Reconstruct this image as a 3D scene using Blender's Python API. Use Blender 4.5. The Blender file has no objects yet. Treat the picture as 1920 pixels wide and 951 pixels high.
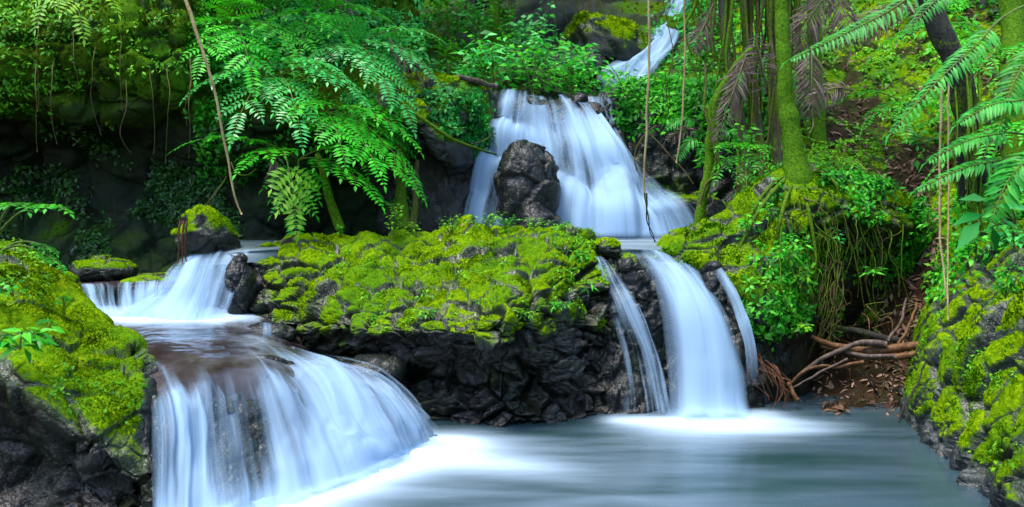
import bpy, math, random
import numpy as np

# ------------------------------------------------------------------ camera, light, exposure
scene = bpy.context.scene
COL = scene.collection
FPX, HOR, EYE = 1663.0, 390.0, 2.25

cam_d = bpy.data.cameras.new("camera")
cam = bpy.data.objects.new("camera", cam_d)
COL.objects.link(cam)
cam.location = (0, 0, EYE)
cam.rotation_euler = (math.radians(90), 0, 0)
cam_d.sensor_width = 36.0
cam_d.lens = 36.0 * FPX / 1920.0
cam_d.shift_y = -(475.5 - HOR) / 1920.0
cam_d.clip_start = 0.05
cam_d.clip_end = 500
cam_d.dof.use_dof = True
cam_d.dof.focus_distance = 10.0
cam_d.dof.aperture_fstop = 1.8
scene.camera = cam

SUN_EL, SUN_AZ = 72.0, 235.0        # azimuth clockwise from +Y: high, from the left and a little behind the viewer
world = bpy.data.worlds.new("World")
scene.world = world
world.use_nodes = True
wn = world.node_tree
bg = wn.nodes["Background"]
sky = wn.nodes.new("ShaderNodeTexSky")
sky.sky_type = 'NISHITA'
sky.sun_disc = False
sky.sun_elevation = math.radians(SUN_EL)
sky.sun_rotation = math.radians(SUN_AZ)
sky.air_density = 1.0
sky.dust_density = 1.5
wn.links.new(sky.outputs[0], bg.inputs[0])
bg.inputs[1].default_value = 0.15

sun_d = bpy.data.lights.new("sun", 'SUN')
sun = bpy.data.objects.new("sun", sun_d)
COL.objects.link(sun)
sun_d.energy = 1.5
sun_d.angle = math.radians(20)
sun_d.color = (1.0, 0.94, 0.84)
sun.rotation_euler = (math.radians(90 - SUN_EL), 0, math.radians(180 - SUN_AZ))
sun.location = (0, 0, 30)

scene.view_settings.view_transform = 'Standard'
scene.view_settings.look = 'None'
scene.view_settings.exposure = 2.0
scene.view_settings.gamma = 1.0
scene.view_settings.use_curve_mapping = False
scene.render.engine = 'CYCLES'
scene.cycles.use_denoising = True
scene.cycles.max_bounces = 6
scene.cycles.diffuse_bounces = 3
scene.cycles.glossy_bounces = 2
scene.cycles.transmission_bounces = 3
scene.cycles.transparent_max_bounces = 12
scene.cycles.sample_clamp_indirect = 4.0

# ------------------------------------------------------------------ numbers
def P(px, py, D):
    return np.array([(px - 960.0) / FPX * D, D, EYE - (py - HOR) / FPX * D])

def PA(a):
    """(...,3[+k]) array of (px, py, depth, extra...) -> world points (+extras)."""
    a = np.asarray(a, float)
    out = a.copy()
    out[..., 0] = (a[..., 0] - 960.0) / FPX * a[..., 2]
    out[..., 1] = a[..., 2]
    out[..., 2] = EYE - (a[..., 1] - HOR) / FPX * a[..., 2]
    return out

def PZ(px, py, z=0.0):
    return P(px, py, (EYE - z) * FPX / (py - HOR))

def nrm(v):
    return v / np.maximum(np.linalg.norm(v, axis=-1, keepdims=True), 1e-9)

def sst(a, b, x):
    t = np.clip((x - a) / (b - a), 0, 1)
    return t * t * (3 - 2 * t)

def hsh(i, j, k, s):
    M = np.int64(0xFFFFFFFF)
    n = (i * 374761393 + j * 668265263 + k * 1440662683 + np.int64(s) * 982451653) & M
    n = ((n ^ (n >> 13)) * 1274126177) & M
    n = ((n ^ (n >> 15)) * 461845907) & M
    n = n ^ (n >> 16)
    return n / 4294967295.0

def vnoise(p, seed=0):
    f = np.floor(p)
    i = f.astype(np.int64)
    t = p - f
    t = t * t * t * (t * (t * 6 - 15) + 10)
    x, y, z = i[..., 0], i[..., 1], i[..., 2]
    u, v, w = t[..., 0], t[..., 1], t[..., 2]
    r = 0
    for dx in (0, 1):
        for dy in (0, 1):
            for dz in (0, 1):
                r = r + hsh(x + dx, y + dy, z + dz, seed) * (u if dx else 1 - u) * (v if dy else 1 - v) * (w if dz else 1 - w)
    return r * 2 - 1

def fbm(p, octs=4, seed=0, gain=0.5):
    a, s, tot = 1.0, 0, 0
    for o in range(octs):
        s = s + a * vnoise(p * (2.03 ** o) + o * 17.3, seed + o)
        tot += a
        a *= gain
    return s / tot

def worley(p, seed=0):
    f = np.floor(p).astype(np.int64)
    F1 = np.full(p.shape[:-1], 9.0)
    F2 = np.full(p.shape[:-1], 9.0)
    R = np.zeros(p.shape)
    Dv = np.zeros(p.shape)
    for dx in (-1, 0, 1):
        for dy in (-1, 0, 1):
            for dz in (-1, 0, 1):
                x, y, z = f[..., 0] + dx, f[..., 1] + dy, f[..., 2] + dz
                r = np.stack([hsh(x, y, z, seed + 1), hsh(x, y, z, seed + 2), hsh(x, y, z, seed + 3)], -1)
                c = np.stack([x, y, z], -1) + r
                d = p - c
                l = np.linalg.norm(d, axis=-1)
                near = l < F1
                F2 = np.where(near, F1, np.minimum(F2, l))
                F1 = np.where(near, l, F1)
                R = np.where(near[..., None], r, R)
                Dv = np.where(near[..., None], d, Dv)
    return F1, F2, R, Dv

def crm(C, n, axis):
    """Catmull-Rom resample of control array C along axis to n samples."""
    C = np.moveaxis(np.asarray(C, float), axis, 0)
    m = C.shape[0]
    t = np.linspace(0, m - 1, n)
    i = np.minimum(t.astype(int), m - 2)
    f = (t - i).reshape((-1,) + (1,) * (C.ndim - 1))
    p0, p1, p2, p3 = C[np.maximum(i - 1, 0)], C[i], C[i + 1], C[np.minimum(i + 2, m - 1)]
    o = 0.5 * (2 * p1 + (p2 - p0) * f + (2 * p0 - 5 * p1 + 4 * p2 - p3) * f ** 2 + (3 * p1 - p0 - 3 * p2 + p3) * f ** 3)
    return np.moveaxis(o, 0, axis)

def patch(ctrl, nu, nv):
    return crm(crm(ctrl, nu, 0), nv, 1)

def gnormals(G, closed=False, outward=None):
    du = np.gradient(G, axis=0)
    if closed:
        dv = np.roll(G, -1, 1) - np.roll(G, 1, 1)
    else:
        dv = np.gradient(G, axis=1)
    N = nrm(np.cross(du, dv))
    if outward is None:
        ref = np.array([0, 0, EYE + 1.5]) - G
    else:
        ref = G - outward
    if (N * nrm(ref)).sum() < 0:
        N = -N
    return N

# ------------------------------------------------------------------ objects
def tag(o, label=None, cat=None, group=None, kind=None):
    if label: o["label"] = label
    if cat: o["category"] = cat
    if group: o["group"] = group
    if kind: o["kind"] = kind
    return o

def thing(name, label, cat, loc, group=None):
    o = bpy.data.objects.new(name, None)
    COL.objects.link(o)
    o.location = tuple(float(c) for c in loc)
    o.empty_display_size = 0.1
    return tag(o, label, cat, group)

def mesh_obj(name, V, F, mats, parent=None, attrs=None, uv=None, midx=None, smooth=True, loc=None):
    V = np.asarray(V, float).reshape(-1, 3)
    F = np.asarray(F, np.int64)
    if parent is not None:
        org = np.zeros(3)
        q = parent
        while q is not None:
            org = org + np.array(q.location)
            q = q.parent
    elif loc is not None:
        org = np.array(loc, float)
    else:
        org = np.array([V[:, 0].mean(), V[:, 1].mean(), V[:, 2].min()])
    me = bpy.data.meshes.new(name)
    nf, k = F.shape
    me.vertices.add(len(V))
    me.vertices.foreach_set("co", (V - org).astype(np.float32).ravel())
    me.loops.add(nf * k)
    me.loops.foreach_set("vertex_index", F.astype(np.int32).ravel())
    me.polygons.add(nf)
    me.polygons.foreach_set("loop_start", (np.arange(nf) * k).astype(np.int32))
    if isinstance(mats, (list, tuple)):
        for m in mats: me.materials.append(m)
    else:
        me.materials.append(mats)
    if midx is not None:
        me.polygons.foreach_set("material_index", np.asarray(midx, np.int32))
    me.polygons.foreach_set("use_smooth", np.full(nf, bool(smooth)))
    me.update(calc_edges=True)
    if attrs:
        for kx, a in attrs.items():
            at = me.attributes.new(kx, 'FLOAT', 'POINT')
            at.data.foreach_set("value", np.asarray(a, np.float32).ravel())
    if uv is not None:
        ul = me.uv_layers.new(name="UVMap")
        ul.data.foreach_set("uv", np.asarray(uv, np.float32).reshape(-1, 2)[F.ravel()].ravel())
    o = bpy.data.objects.new(name, me)
    COL.objects.link(o)
    if parent is not None:
        o.parent = parent
    else:
        o.location = tuple(org)
    return o

def grid_faces(nu, nv, closed=False):
    i = np.arange(nu * nv).reshape(nu, nv)
    if closed:
        a = i[:-1]; b = i[1:]
        return np.stack([a, b, np.roll(b, -1, 1), np.roll(a, -1, 1)], -1).reshape(-1, 4)
    return np.stack([i[:-1, :-1], i[1:, :-1], i[1:, 1:], i[:-1, 1:]], -1).reshape(-1, 4)

def orient(F, G, N):
    V = G.reshape(-1, 3)
    f = F[:: max(1, len(F) // 400)]
    fn = np.cross(V[f[:, 1]] - V[f[:, 0]], V[f[:, 2]] - V[f[:, 0]])
    if (fn * N.reshape(-1, 3)[f[:, 0]]).sum() < 0:
        return F[:, ::-1]
    return F

class Geo:
    """collects leaves and tubes as triangles, then becomes ONE mesh"""
    def __init__(s):
        s.v, s.f, s.r, s.m, s.n = [], [], [], [], 0
    def add(s, V, F, rnd, mi):
        V = np.asarray(V).reshape(-1, 3)
        s.v.append(V); s.f.append(np.asarray(F) + s.n)
        s.r.append(np.broadcast_to(rnd, (len(V),)).astype(float)); s.m.append(np.full(len(F), mi)); s.n += len(V)
    def tube(s, path, rad, k=6, mi=0, rnd=0.5):
        path = np.asarray(path, float)
        n = len(path)
        rad = np.broadcast_to(np.asarray(rad, float), (n,))
        T = nrm(np.gradient(path, axis=0))
        ref = np.array([0.31, 0.2, 0.93]) if abs(T[:, 2]).mean() < 0.8 else np.array([0.9, 0.4, 0.1])
        A = nrm(np.cross(T, ref)); B = np.cross(T, A)
        th = np.linspace(0, 2 * np.pi, k, endpoint=False)
        V = path[:, None] + rad[:, None, None] * (A[:, None] * np.cos(th)[None, :, None] + B[:, None] * np.sin(th)[None, :, None])
        q = grid_faces(n, k, True)
        F = np.concatenate([q[:, [0, 1, 2]], q[:, [0, 2, 3]]])
        V = np.concatenate([V.reshape(-1, 3), path[:1], path[-1:]])
        c0, c1 = n * k, n * k + 1
        a = np.arange(k); b = (a + 1) % k
        F = np.concatenate([F, np.stack([np.full(k, c0), b, a], 1), np.stack([np.full(k, c1), (n - 1) * k + a, (n - 1) * k + b], 1)])
        s.add(V, F, rnd, mi)
    def leaves(s, b, d, n, L, W, curl=0.25, fold=0.12, rnd=None, mi=0, mid=0.45):
        b = np.asarray(b, float); m = len(b)
        if m == 0: return
        L = np.broadcast_to(L, (m,))[:, None]; W = np.broadcast_to(W, (m,))[:, None]
        d = nrm(d); sd = nrm(np.cross(d, n)); n = np.cross(sd, d)
        mm = b + d * L * 0.55 - n * L * curl * 0.12 - n * W * fold
        l = b + d * L * mid + sd * W * 0.5 
        r = b + d * L * mid - sd * W * 0.5
        t = b + d * L - n * L * curl
        V = np.stack([b, l, mm, r, t], 1)
        o = np.arange(m)[:, None] * 5
        F = np.concatenate([o + np.array([[0, 3, 2]]), o + np.array([[0, 2, 1]]), o + np.array([[2, 3, 4]]), o + np.array([[2, 4, 1]])])
        rnd = RNG.random(m) if rnd is None else np.broadcast_to(rnd, (m,))
        s.add(V.reshape(-1, 3), F, np.repeat(rnd, 5), mi)
    def tufts(s, p, n, size, rnd=None, spread=0.9, mi=0):
        m = len(p)
        d = nrm(n + RNG.normal(0, spread, (m, 3)))
        sd = nrm(np.cross(d, RNG.normal(0, 1, (m, 3))))
        L = (size * (0.6 + 0.8 * RNG.random(m)))[:, None]
        up = np.cross(sd, d)
        p = p - n * L * 0.2
        V = np.stack([p, p + d * L * 0.55 + sd * L * 0.3, p + d * L + up * L * 0.25, p + d * L * 0.55 - sd * L * 0.3], 1)
        o = np.arange(m)[:, None] * 4
        F = np.concatenate([o + np.array([[0, 1, 2]]), o + np.array([[0, 2, 3]])])
        rnd = RNG.random(m) if rnd is None else rnd
        s.add(V.reshape(-1, 3), F, np.repeat(rnd, 4), mi)
    def build(s, name, mats, parent=None, loc=None, smooth=True):
        return mesh_obj(name, np.concatenate(s.v), np.concatenate(s.f), mats, parent, {"rnd": np.concatenate(s.r)}, None, np.concatenate(s.m), smooth, loc)

RNG = np.random.default_rng(11)

# ------------------------------------------------------------------ materials
class NT:
    def __init__(s, name):
        s.mat = bpy.data.materials.new(name)
        s.mat.use_nodes = True
        s.t = s.mat.node_tree
        s.t.nodes.clear()
        s.out = s.t.nodes.new("ShaderNodeOutputMaterial")
    def n(s, typ, props=None, **inp):
        nd = s.t.nodes.new("ShaderNode" + typ)
        for k, v in (props or {}).items(): setattr(nd, k, v)
        for k, v in inp.items():
            key = int(k[1:]) if k[0] == "i" and k[1:].isdigit() else k.replace("_", " ")
            sock = nd.inputs[key]
            if isinstance(v, bpy.types.NodeSocket): s.t.links.new(v, sock)
            elif isinstance(v, bpy.types.Node): s.t.links.new(v.outputs[0], sock)
            else:
                if isinstance(v, tuple) and len(v) == 3 and sock.type == 'RGBA': v = v + (1,)
                sock.default_value = v
        return nd
    def ramp(s, fac, stops):
        r = s.n("ValToRGB", Fac=fac)
        e = r.color_ramp.elements
        while len(e) < len(stops): e.new(0.5)
        for el, (p, c) in zip(e, stops):
            el.position = p
            el.color = (c + (1,)) if isinstance(c, tuple) else (c, c, c, 1)
        return r
    def math(s, op, a, b=0.0, c=0.0, clamp=False):
        return s.n("Math", {"operation": op, "use_clamp": clamp}, i0=a, i1=b, i2=c)
    def mix(s, f, a, b, bt='MIX'):
        m = s.n("MixRGB", {"blend_type": bt}, Fac=f, Color1=a, Color2=b)
        return m
    def attr(s, name):
        return s.n("Attribute", {"attribute_name": name}).outputs["Fac"]
    def noise(s, vec, scale, detail=3.0, rough=0.55):
        return s.n("TexNoise", None, Vector=vec, Scale=scale, Detail=detail, Roughness=rough).outputs[0]
    def obj(s):
        return s.n("TexCoord").outputs["Object"]
    def done(s, surf):
        s.t.links.new(surf.outputs[0], s.out.inputs[0])
        return s.mat

def mat_rock(name, dark=(0.003, 0.004, 0.004), mid=(0.009, 0.008, 0.006), light=(0.036, 0.027, 0.017), algae=0.25, rough=0.3, alg=(0.010, 0.026, 0.004), spec=0.45,
             m0=(0.018, 0.045, 0.001), m1=(0.10, 0.19, 0.002), m2=(0.30, 0.37, 0.004)):
    s = NT(name); v = s.obj()
    n1 = s.noise(v, 3.0, 5); n2 = s.noise(v, 22.0, 4); n3 = s.noise(v, 70.0, 3); n0 = s.noise(v, 0.9, 3)
    c = s.ramp(s.math('ADD', s.math('MULTIPLY', n1, 0.55), s.math('MULTIPLY', n2, 0.45)), [(0.32, dark), (0.52, mid), (0.72, light)])
    c = s.mix(s.math('MULTIPLY', s.ramp(s.noise(v, 1.7, 4), [(0.45, 0.0), (0.65, 1.0)]).outputs[0], algae), c.outputs[0], alg)
    mf = s.ramp(s.math('ADD', s.math('MULTIPLY', n2, 0.5), s.math('MULTIPLY', n3, 0.5)), [(0.3, m0), (0.5, m1), (0.72, m2)])
    mf2 = s.mix(s.ramp(n0, [(0.4, 0.0), (0.62, 0.75)]).outputs[0], mf.outputs[0], (0.04, 0.13, 0.006))
    a = s.math('ADD', s.attr("moss"), s.math('MULTIPLY', s.math('SUBTRACT', n2, 0.5), 0.9))
    k = s.ramp(a, [(0.34, 0.0), (0.62, 1.0)])
    film = s.n("MapRange", {"interpolation_type": 'SMOOTHSTEP'}, Value=s.math('ADD', s.attr("moss"), s.math('MULTIPLY', s.math('SUBTRACT', n1, 0.5), 0.5)), From_Min=0.02, From_Max=0.4, To_Min=0.0, To_Max=0.8)
    c = s.mix(film.outputs[0], c.outputs[0], (0.022, 0.045, 0.003))
    col = s.mix(k.outputs[0], c.outputs[0], mf2.outputs[0])
    rg = s.mix(k.outputs[0], s.math('MULTIPLY_ADD', n2, 0.35, rough - 0.14).outputs[0], (0.95, 0.95, 0.95))
    sp = s.mix(k.outputs[0], (spec, spec, spec), (0.0, 0.0, 0.0))
    vor = s.n("TexVoronoi", {"feature": 'DISTANCE_TO_EDGE'}, Vector=s.n("VectorMath", {"operation": 'ADD'}, i0=v, i1=s.n("TexNoise", None, Vector=v, Scale=6.0).outputs["Color"]).outputs[0], Scale=7.0)
    cr = s.ramp(vor.outputs["Distance"], [(0.0, 0.0), (0.06, 1.0)])
    h = s.math('ADD', s.math('MULTIPLY', cr.outputs[0], 0.35), s.math('ADD', s.math('MULTIPLY', n2, 1.0), s.math('MULTIPLY', n3, 0.5)))
    bp = s.n("Bump", None, Strength=0.55, Distance=0.022, Height=h)
    return s.done(s.n("BsdfPrincipled", None, Base_Color=col, Roughness=rg.outputs[0], Specular_IOR_Level=sp.outputs[0], Normal=bp))

def mat_leaf(name, c0, c1, c2, rough=0.42, trans=0.3, tcol=None, spec=0.5):
    s = NT(name)
    r = s.ramp(s.attr("rnd"), [(0.0, c0), (0.5, c1), (1.0, c2)])
    oi = s.n("ObjectInfo").outputs["Random"]
    col = s.mix(1.0, r.outputs[0], s.ramp(oi, [(0.0, 0.75), (1.0, 1.15)]).outputs[0], 'MULTIPLY')
    p = s.n("BsdfPrincipled", None, Base_Color=col, Roughness=rough, Specular_IOR_Level=spec)
    t = s.n("BsdfTranslucent", None, Color=s.mix(1.0, col, tcol or (1.3, 1.2, 0.5), 'MULTIPLY'))
    return s.done(s.n("MixShader", None, Fac=trans, i1=p, i2=t))

def mat_bark(name, a, b, moss=0.5, m0=(0.03, 0.06, 0.004), m1=(0.12, 0.17, 0.01), sc=1.0, rough=0.85, stretch=0.25):
    s = NT(name); v = s.obj()
    vs = s.n("Mapping", None, Vector=v, Scale=(sc, sc, sc * stretch))
    n1 = s.noise(vs.outputs[0], 14, 5); n2 = s.noise(v, 35 * sc, 4); n3 = s.noise(v, 2.5 * sc, 4)
    c = s.ramp(n1, [(0.3, a), (0.7, b)])
    m = s.ramp(n2, [(0.3, m0), (0.7, m1)])
    k = s.ramp(s.math('ADD', s.math('MULTIPLY', n3, 0.7), s.math('MULTIPLY', n2, 0.3)), [(max(0.0, 0.68 - moss * 0.5), 0.0), (max(0.08, 0.8 - moss * 0.5), 1.0)])
    col = s.mix(k.outputs[0], c.outputs[0], m.outputs[0])
    bp = s.n("Bump", None, Strength=0.7, Distance=0.015, Height=s.math('ADD', n1, n2))
    return s.done(s.n("BsdfPrincipled", None, Base_Color=col, Roughness=rough, Specular_IOR_Level=0.12, Normal=bp))

def mat_fall(name, cover=0.5, contrast=1.0, fu=9.0, fv=0.55):
    s = NT(name)
    uv = s.n("UVMap").outputs[0]
    def st(su, sv, off, det):
        return s.noise(s.n("Mapping", None, Vector=uv, Scale=(su, sv, 1), Location=(off, off * 0.7, off)).outputs[0], 1.0, det, 0.5)
    a = st(fu, fv, 0.0, 2.0); b = st(fu * 3.2, fv * 1.2, 7.0, 2.0); c = st(fu * 0.35, fv * 0.6, 3.0, 1.0); d = st(fu * 9, fv * 1.5, 5.0, 1.0)
    nz = s.math('ADD', s.math('ADD', s.math('MULTIPLY', a, 0.46), s.math('MULTIPLY', b, 0.16)), s.math('ADD', s.math('MULTIPLY', c, 0.33), s.math('MULTIPLY', d, 0.05)))
    x = s.math('ADD', s.attr("dens"), s.math('MULTIPLY', s.math('SUBTRACT', nz, 0.5), 2.6 * contrast))
    al = s.n("MapRange", {"interpolation_type": 'SMOOTHSTEP'}, Value=x, From_Min=0.2, From_Max=1.3, To_Min=0.0, To_Max=cover)
    e = s.n("MapRange", {"interpolation_type": 'SMOOTHSTEP'}, Value=s.attr("edge"), From_Min=0.0, From_Max=1.0)
    al = s.math('MULTIPLY', al.outputs[0], e.outputs[0], clamp=True)
    bp = s.n("Bump", None, Strength=0.25, Distance=0.05, Height=s.math('ADD', a, b))
    df = s.n("BsdfDiffuse", None, Color=(0.36, 0.535, 0.73), Normal=bp)
    tl = s.n("BsdfTranslucent", None, Color=(0.36, 0.535, 0.73))
    m = s.n("MixShader", None, Fac=0.35, i1=df, i2=tl)
    tr = s.n("BsdfTransparent")
    return s.done(s.n("MixShader", None, Fac=al, i1=tr, i2=m))

def mat_water(name, deep, shallow, foam=(0.38, 0.50, 0.62), rough=0.22, sx=0.28, sy=1.3, rot=0.0, fn=0.6, bump=0.3):
    s = NT(name); v = s.obj()
    mp = s.n("Mapping", None, Vector=v, Scale=(sx, sy, 1), Rotation=(0, 0, rot))
    n1 = s.noise(mp.outputs[0], 1.3, 3); n2 = s.noise(mp.outputs[0], 3.2, 2)
    base = s.mix(s.ramp(s.math('ADD', s.math('MULTIPLY', n1, 0.7), s.math('MULTIPLY', n2, 0.3)), [(0.35, 0.0), (0.65, 1.0)]).outputs[0], deep, shallow)
    f = s.math('ADD', s.attr("foam"), s.math('MULTIPLY', s.math('SUBTRACT', s.math('ADD', s.math('MULTIPLY', n1, 0.5), s.math('MULTIPLY', n2, 0.5)), 0.5), fn))
    k = s.n("MapRange", {"interpolation_type": 'SMOOTHSTEP'}, Value=f, From_Min=0.05, From_Max=1.25)
    kk = s.math('MULTIPLY', k.outputs[0], s.n("MapRange", None, Value=s.attr("foam"), From_Min=0.0, From_Max=0.25).outputs[0])
    col = s.mix(kk, base.outputs[0], foam)
    rg = s.math('MULTIPLY_ADD', kk, 0.5, rough)
    bp = s.n("Bump", None, Strength=bump, Distance=0.04, Height=s.math('ADD', n1, s.math('MULTIPLY', n2, 0.4)))
    return s.done(s.n("BsdfPrincipled", None, Base_Color=col, Roughness=rg, IOR=1.33, Normal=bp))

M = {}
M['rock'] = mat_rock("mossy_wet_rock")
M['rock_right'] = mat_rock("striped_moss_rock", mid=(0.022, 0.026, 0.027), light=(0.07, 0.078, 0.08), rough=0.3)
M['rock_wet'] = mat_rock("black_wet_rock", dark=(0.003, 0.004, 0.004), mid=(0.009, 0.010, 0.010), light=(0.028, 0.026, 0.022), algae=0.3, rough=0.26, spec=0.35)
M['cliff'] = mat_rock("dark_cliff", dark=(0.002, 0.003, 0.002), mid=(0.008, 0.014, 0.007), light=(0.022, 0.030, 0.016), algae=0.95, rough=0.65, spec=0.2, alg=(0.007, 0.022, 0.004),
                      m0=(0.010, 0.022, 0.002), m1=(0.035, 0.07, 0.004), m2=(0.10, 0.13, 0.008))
M['earth'] = mat_rock("brown_earth", dark=(0.009, 0.005, 0.0025), mid=(0.026, 0.013, 0.006), light=(0.06, 0.033, 0.017), algae=0.3, rough=0.85, spec=0.12)
M['moss'] = mat_leaf("moss_tuft", (0.045, 0.06, 0.003), (0.11, 0.24, 0.003), (0.46, 0.58, 0.010), rough=0.8, trans=0.25, spec=0.0)
M['moss_green'] = mat_leaf("moss_green_tuft", (0.014, 0.07, 0.001), (0.09, 0.25, 0.003), (0.36, 0.50, 0.008), rough=0.8, trans=0.25, spec=0.0)
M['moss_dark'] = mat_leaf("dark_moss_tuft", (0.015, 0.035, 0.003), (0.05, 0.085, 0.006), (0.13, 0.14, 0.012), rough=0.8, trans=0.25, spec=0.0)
M['fern'] = mat_leaf("fern_leaflet", (0.012, 0.20, 0.008), (0.03, 0.42, 0.012), (0.09, 0.58, 0.02), rough=0.42, trans=0.4, spec=0.22)
M['fern_yellow'] = mat_leaf("young_fern_leaflet", (0.12, 0.38, 0.008), (0.20, 0.48, 0.010), (0.3, 0.56, 0.015), rough=0.4, trans=0.35)
M['frond_blue'] = mat_leaf("glossy_frond", (0.015, 0.20, 0.03), (0.035, 0.38, 0.06), (0.10, 0.52, 0.12), rough=0.36, trans=0.35, spec=0.4)
M['palm'] = mat_leaf("palm_leaflet", (0.008, 0.11, 0.010), (0.02, 0.26, 0.02), (0.07, 0.42, 0.05), rough=0.45, trans=0.3, spec=0.22)
M['leaf'] = mat_leaf("bright_leaf", (0.005, 0.07, 0.003), (0.025, 0.32, 0.010), (0.13, 0.62, 0.03), rough=0.42, trans=0.42, spec=0.22)  # darkest tone set low to paint deeper undergrowth shadow into the leaves
M['leaf_cool'] = mat_leaf("cool_leaf", (0.004, 0.09, 0.010), (0.020, 0.36, 0.040), (0.13, 0.66, 0.14), rough=0.42, trans=0.4, spec=0.22)  # dark end of the ramp also carries painted undergrowth shade
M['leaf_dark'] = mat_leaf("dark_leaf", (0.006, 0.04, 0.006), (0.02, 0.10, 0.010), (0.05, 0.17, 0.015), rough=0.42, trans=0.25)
M['leaf_lime'] = mat_leaf("lime_leaf", (0.015, 0.09, 0.003), (0.07, 0.30, 0.008), (0.20, 0.50, 0.015), rough=0.5, trans=0.35, spec=0.15)
M['dead'] = mat_leaf("dead_frond", (0.07, 0.04, 0.028), (0.16, 0.11, 0.085), (0.27, 0.21, 0.18), rough=0.7, trans=0.15, tcol=(1, .8, .6), spec=0.2)
M['litter'] = mat_leaf("dead_leaf", (0.04, 0.019, 0.010), (0.13, 0.07, 0.042), (0.32, 0.22, 0.16), rough=0.7, trans=0.1, tcol=(1, .8, .6), spec=0.2)
M['stem'] = mat_bark("green_stem", (0.05, 0.09, 0.015), (0.11, 0.16, 0.03), moss=0.1, rough=0.5)
M['stem_brown'] = mat_bark("brown_stem", (0.06, 0.04, 0.02), (0.17, 0.12, 0.06), moss=0.2)
M['trunk'] = mat_bark("mossy_trunk", (0.03, 0.035, 0.008), (0.08, 0.08, 0.02), moss=1.0, m0=(0.016, 0.06, 0.001), m1=(0.085, 0.19, 0.003))
M['bark'] = mat_bark("grey_brown_bark", (0.03, 0.026, 0.02), (0.11, 0.10, 0.08), moss=0.45)
M['bark_dark'] = mat_bark("dark_bark", (0.010, 0.010, 0.009), (0.035, 0.035, 0.028), moss=0.3)
M['root'] = mat_bark("aerial_root", (0.035, 0.024, 0.012), (0.11, 0.08, 0.04), moss=0.5, m0=(0.02, 0.04, 0.003), m1=(0.08, 0.12, 0.006))
M['root_green'] = mat_bark("mossy_root", (0.025, 0.035, 0.006), (0.06, 0.07, 0.012), moss=0.9, m0=(0.016, 0.045, 0.002), m1=(0.08, 0.16, 0.004))
M['vine'] = mat_bark("tan_vine", (0.16, 0.12, 0.05), (0.34, 0.28, 0.14), moss=0.2)
M['drift'] = mat_bark("driftwood", (0.04, 0.018, 0.008), (0.17, 0.085, 0.035), moss=0.0, rough=0.5)
M['drift_grey'] = mat_bark("grey_driftwood", (0.03, 0.02, 0.016), (0.13, 0.095, 0.075), moss=0.0, rough=0.4)
M['rootred'] = mat_bark("red_root", (0.035, 0.014, 0.007), (0.12, 0.05, 0.025), moss=0.0, rough=0.55)
M['fall'] = mat_fall("silky_water", cover=0.9, contrast=2.1, fu=4.0, fv=0.3)
M['fall_back'] = mat_fall("silky_water_back", cover=0.5, contrast=1.9, fu=6)
M['veil'] = mat_fall("thin_water_veil", cover=0.75, contrast=2.4, fu=11)
M['pool'] = mat_water("pool_water", (0.012, 0.034, 0.034), (0.044, 0.074, 0.100), rough=0.2, rot=-0.25, fn=0.55, bump=0.07)
M['shelf'] = mat_water("shelf_water", (0.012, 0.007, 0.005), (0.05, 0.04, 0.04), rough=0.12, sx=1.6, sy=1.1, rot=-0.5, fn=1.2, bump=0.7)
M['upper'] = mat_water("upper_water", (0.06, 0.09, 0.10), (0.14, 0.19, 0.22), rough=0.4, sx=0.3, sy=1.5)
# ------------------------------------------------------------------ rocks
def rock_disp(Pt, seed, amp, scale, crack=0.5, stretch=(1, 1, 1), warp=0.32):
    st = np.array(stretch)
    w = Pt * st * scale
    w = w + warp * np.stack([fbm(w * 0.7, 2, seed + 31), fbm(w * 0.7 + 9, 2, seed + 32), fbm(w * 0.7 + 19, 2, seed + 33)], -1)
    F1, F2, R, Dv = worley(w, seed)
    d = (R[..., 0] - 0.5) * 0.7 + ((R - 0.5) * Dv).sum(-1) * 2.3
    d = d - crack * (1 - sst(0.0, 0.16, F2 - F1))
    w2 = w * 2.6 + 5
    F1, F2, R, Dv = worley(w2, seed + 50)
    d = d + 0.33 * ((R[..., 0] - 0.5) * 0.7 + ((R - 0.5) * Dv).sum(-1) * 1.4 - crack * (1 - sst(0.0, 0.14, F2 - F1)))
    return amp * (d * (0.55 + 0.9 * sst(-0.4, 0.5, fbm(Pt * 1.1, 2, seed + 90))) + 0.8 * fbm(Pt * scale * 0.6, 3, seed + 71) + 0.16 * fbm(Pt * scale * 3, 4, seed + 70))

def scatter(Pt, N, w, count, closed=False, rng=None):
    """random points on a grid surface, weighted by area * w; returns points, normals"""
    rng = rng or RNG
    F = grid_faces(Pt.shape[0], Pt.shape[1], closed)
    V = Pt.reshape(-1, 3); n = N.reshape(-1, 3); ww = w.reshape(-1)
    a = np.linalg.norm(np.cross(V[F[:, 2]] - V[F[:, 0]], V[F[:, 3]] - V[F[:, 1]]), axis=1) * 0.5
    p = a * ww[F].mean(1)
    if p.sum() <= 0: return np.zeros((0, 3)), np.zeros((0, 3))
    f = F[rng.choice(len(F), size=count, p=p / p.sum())]
    s, t = rng.random((2, count, 1))
    L = lambda X: (X[f[:, 0]] * (1 - s) + X[f[:, 1]] * s) * (1 - t) + (X[f[:, 3]] * (1 - s) + X[f[:, 2]] * s) * t
    return L(V), nrm(L(n))

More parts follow.
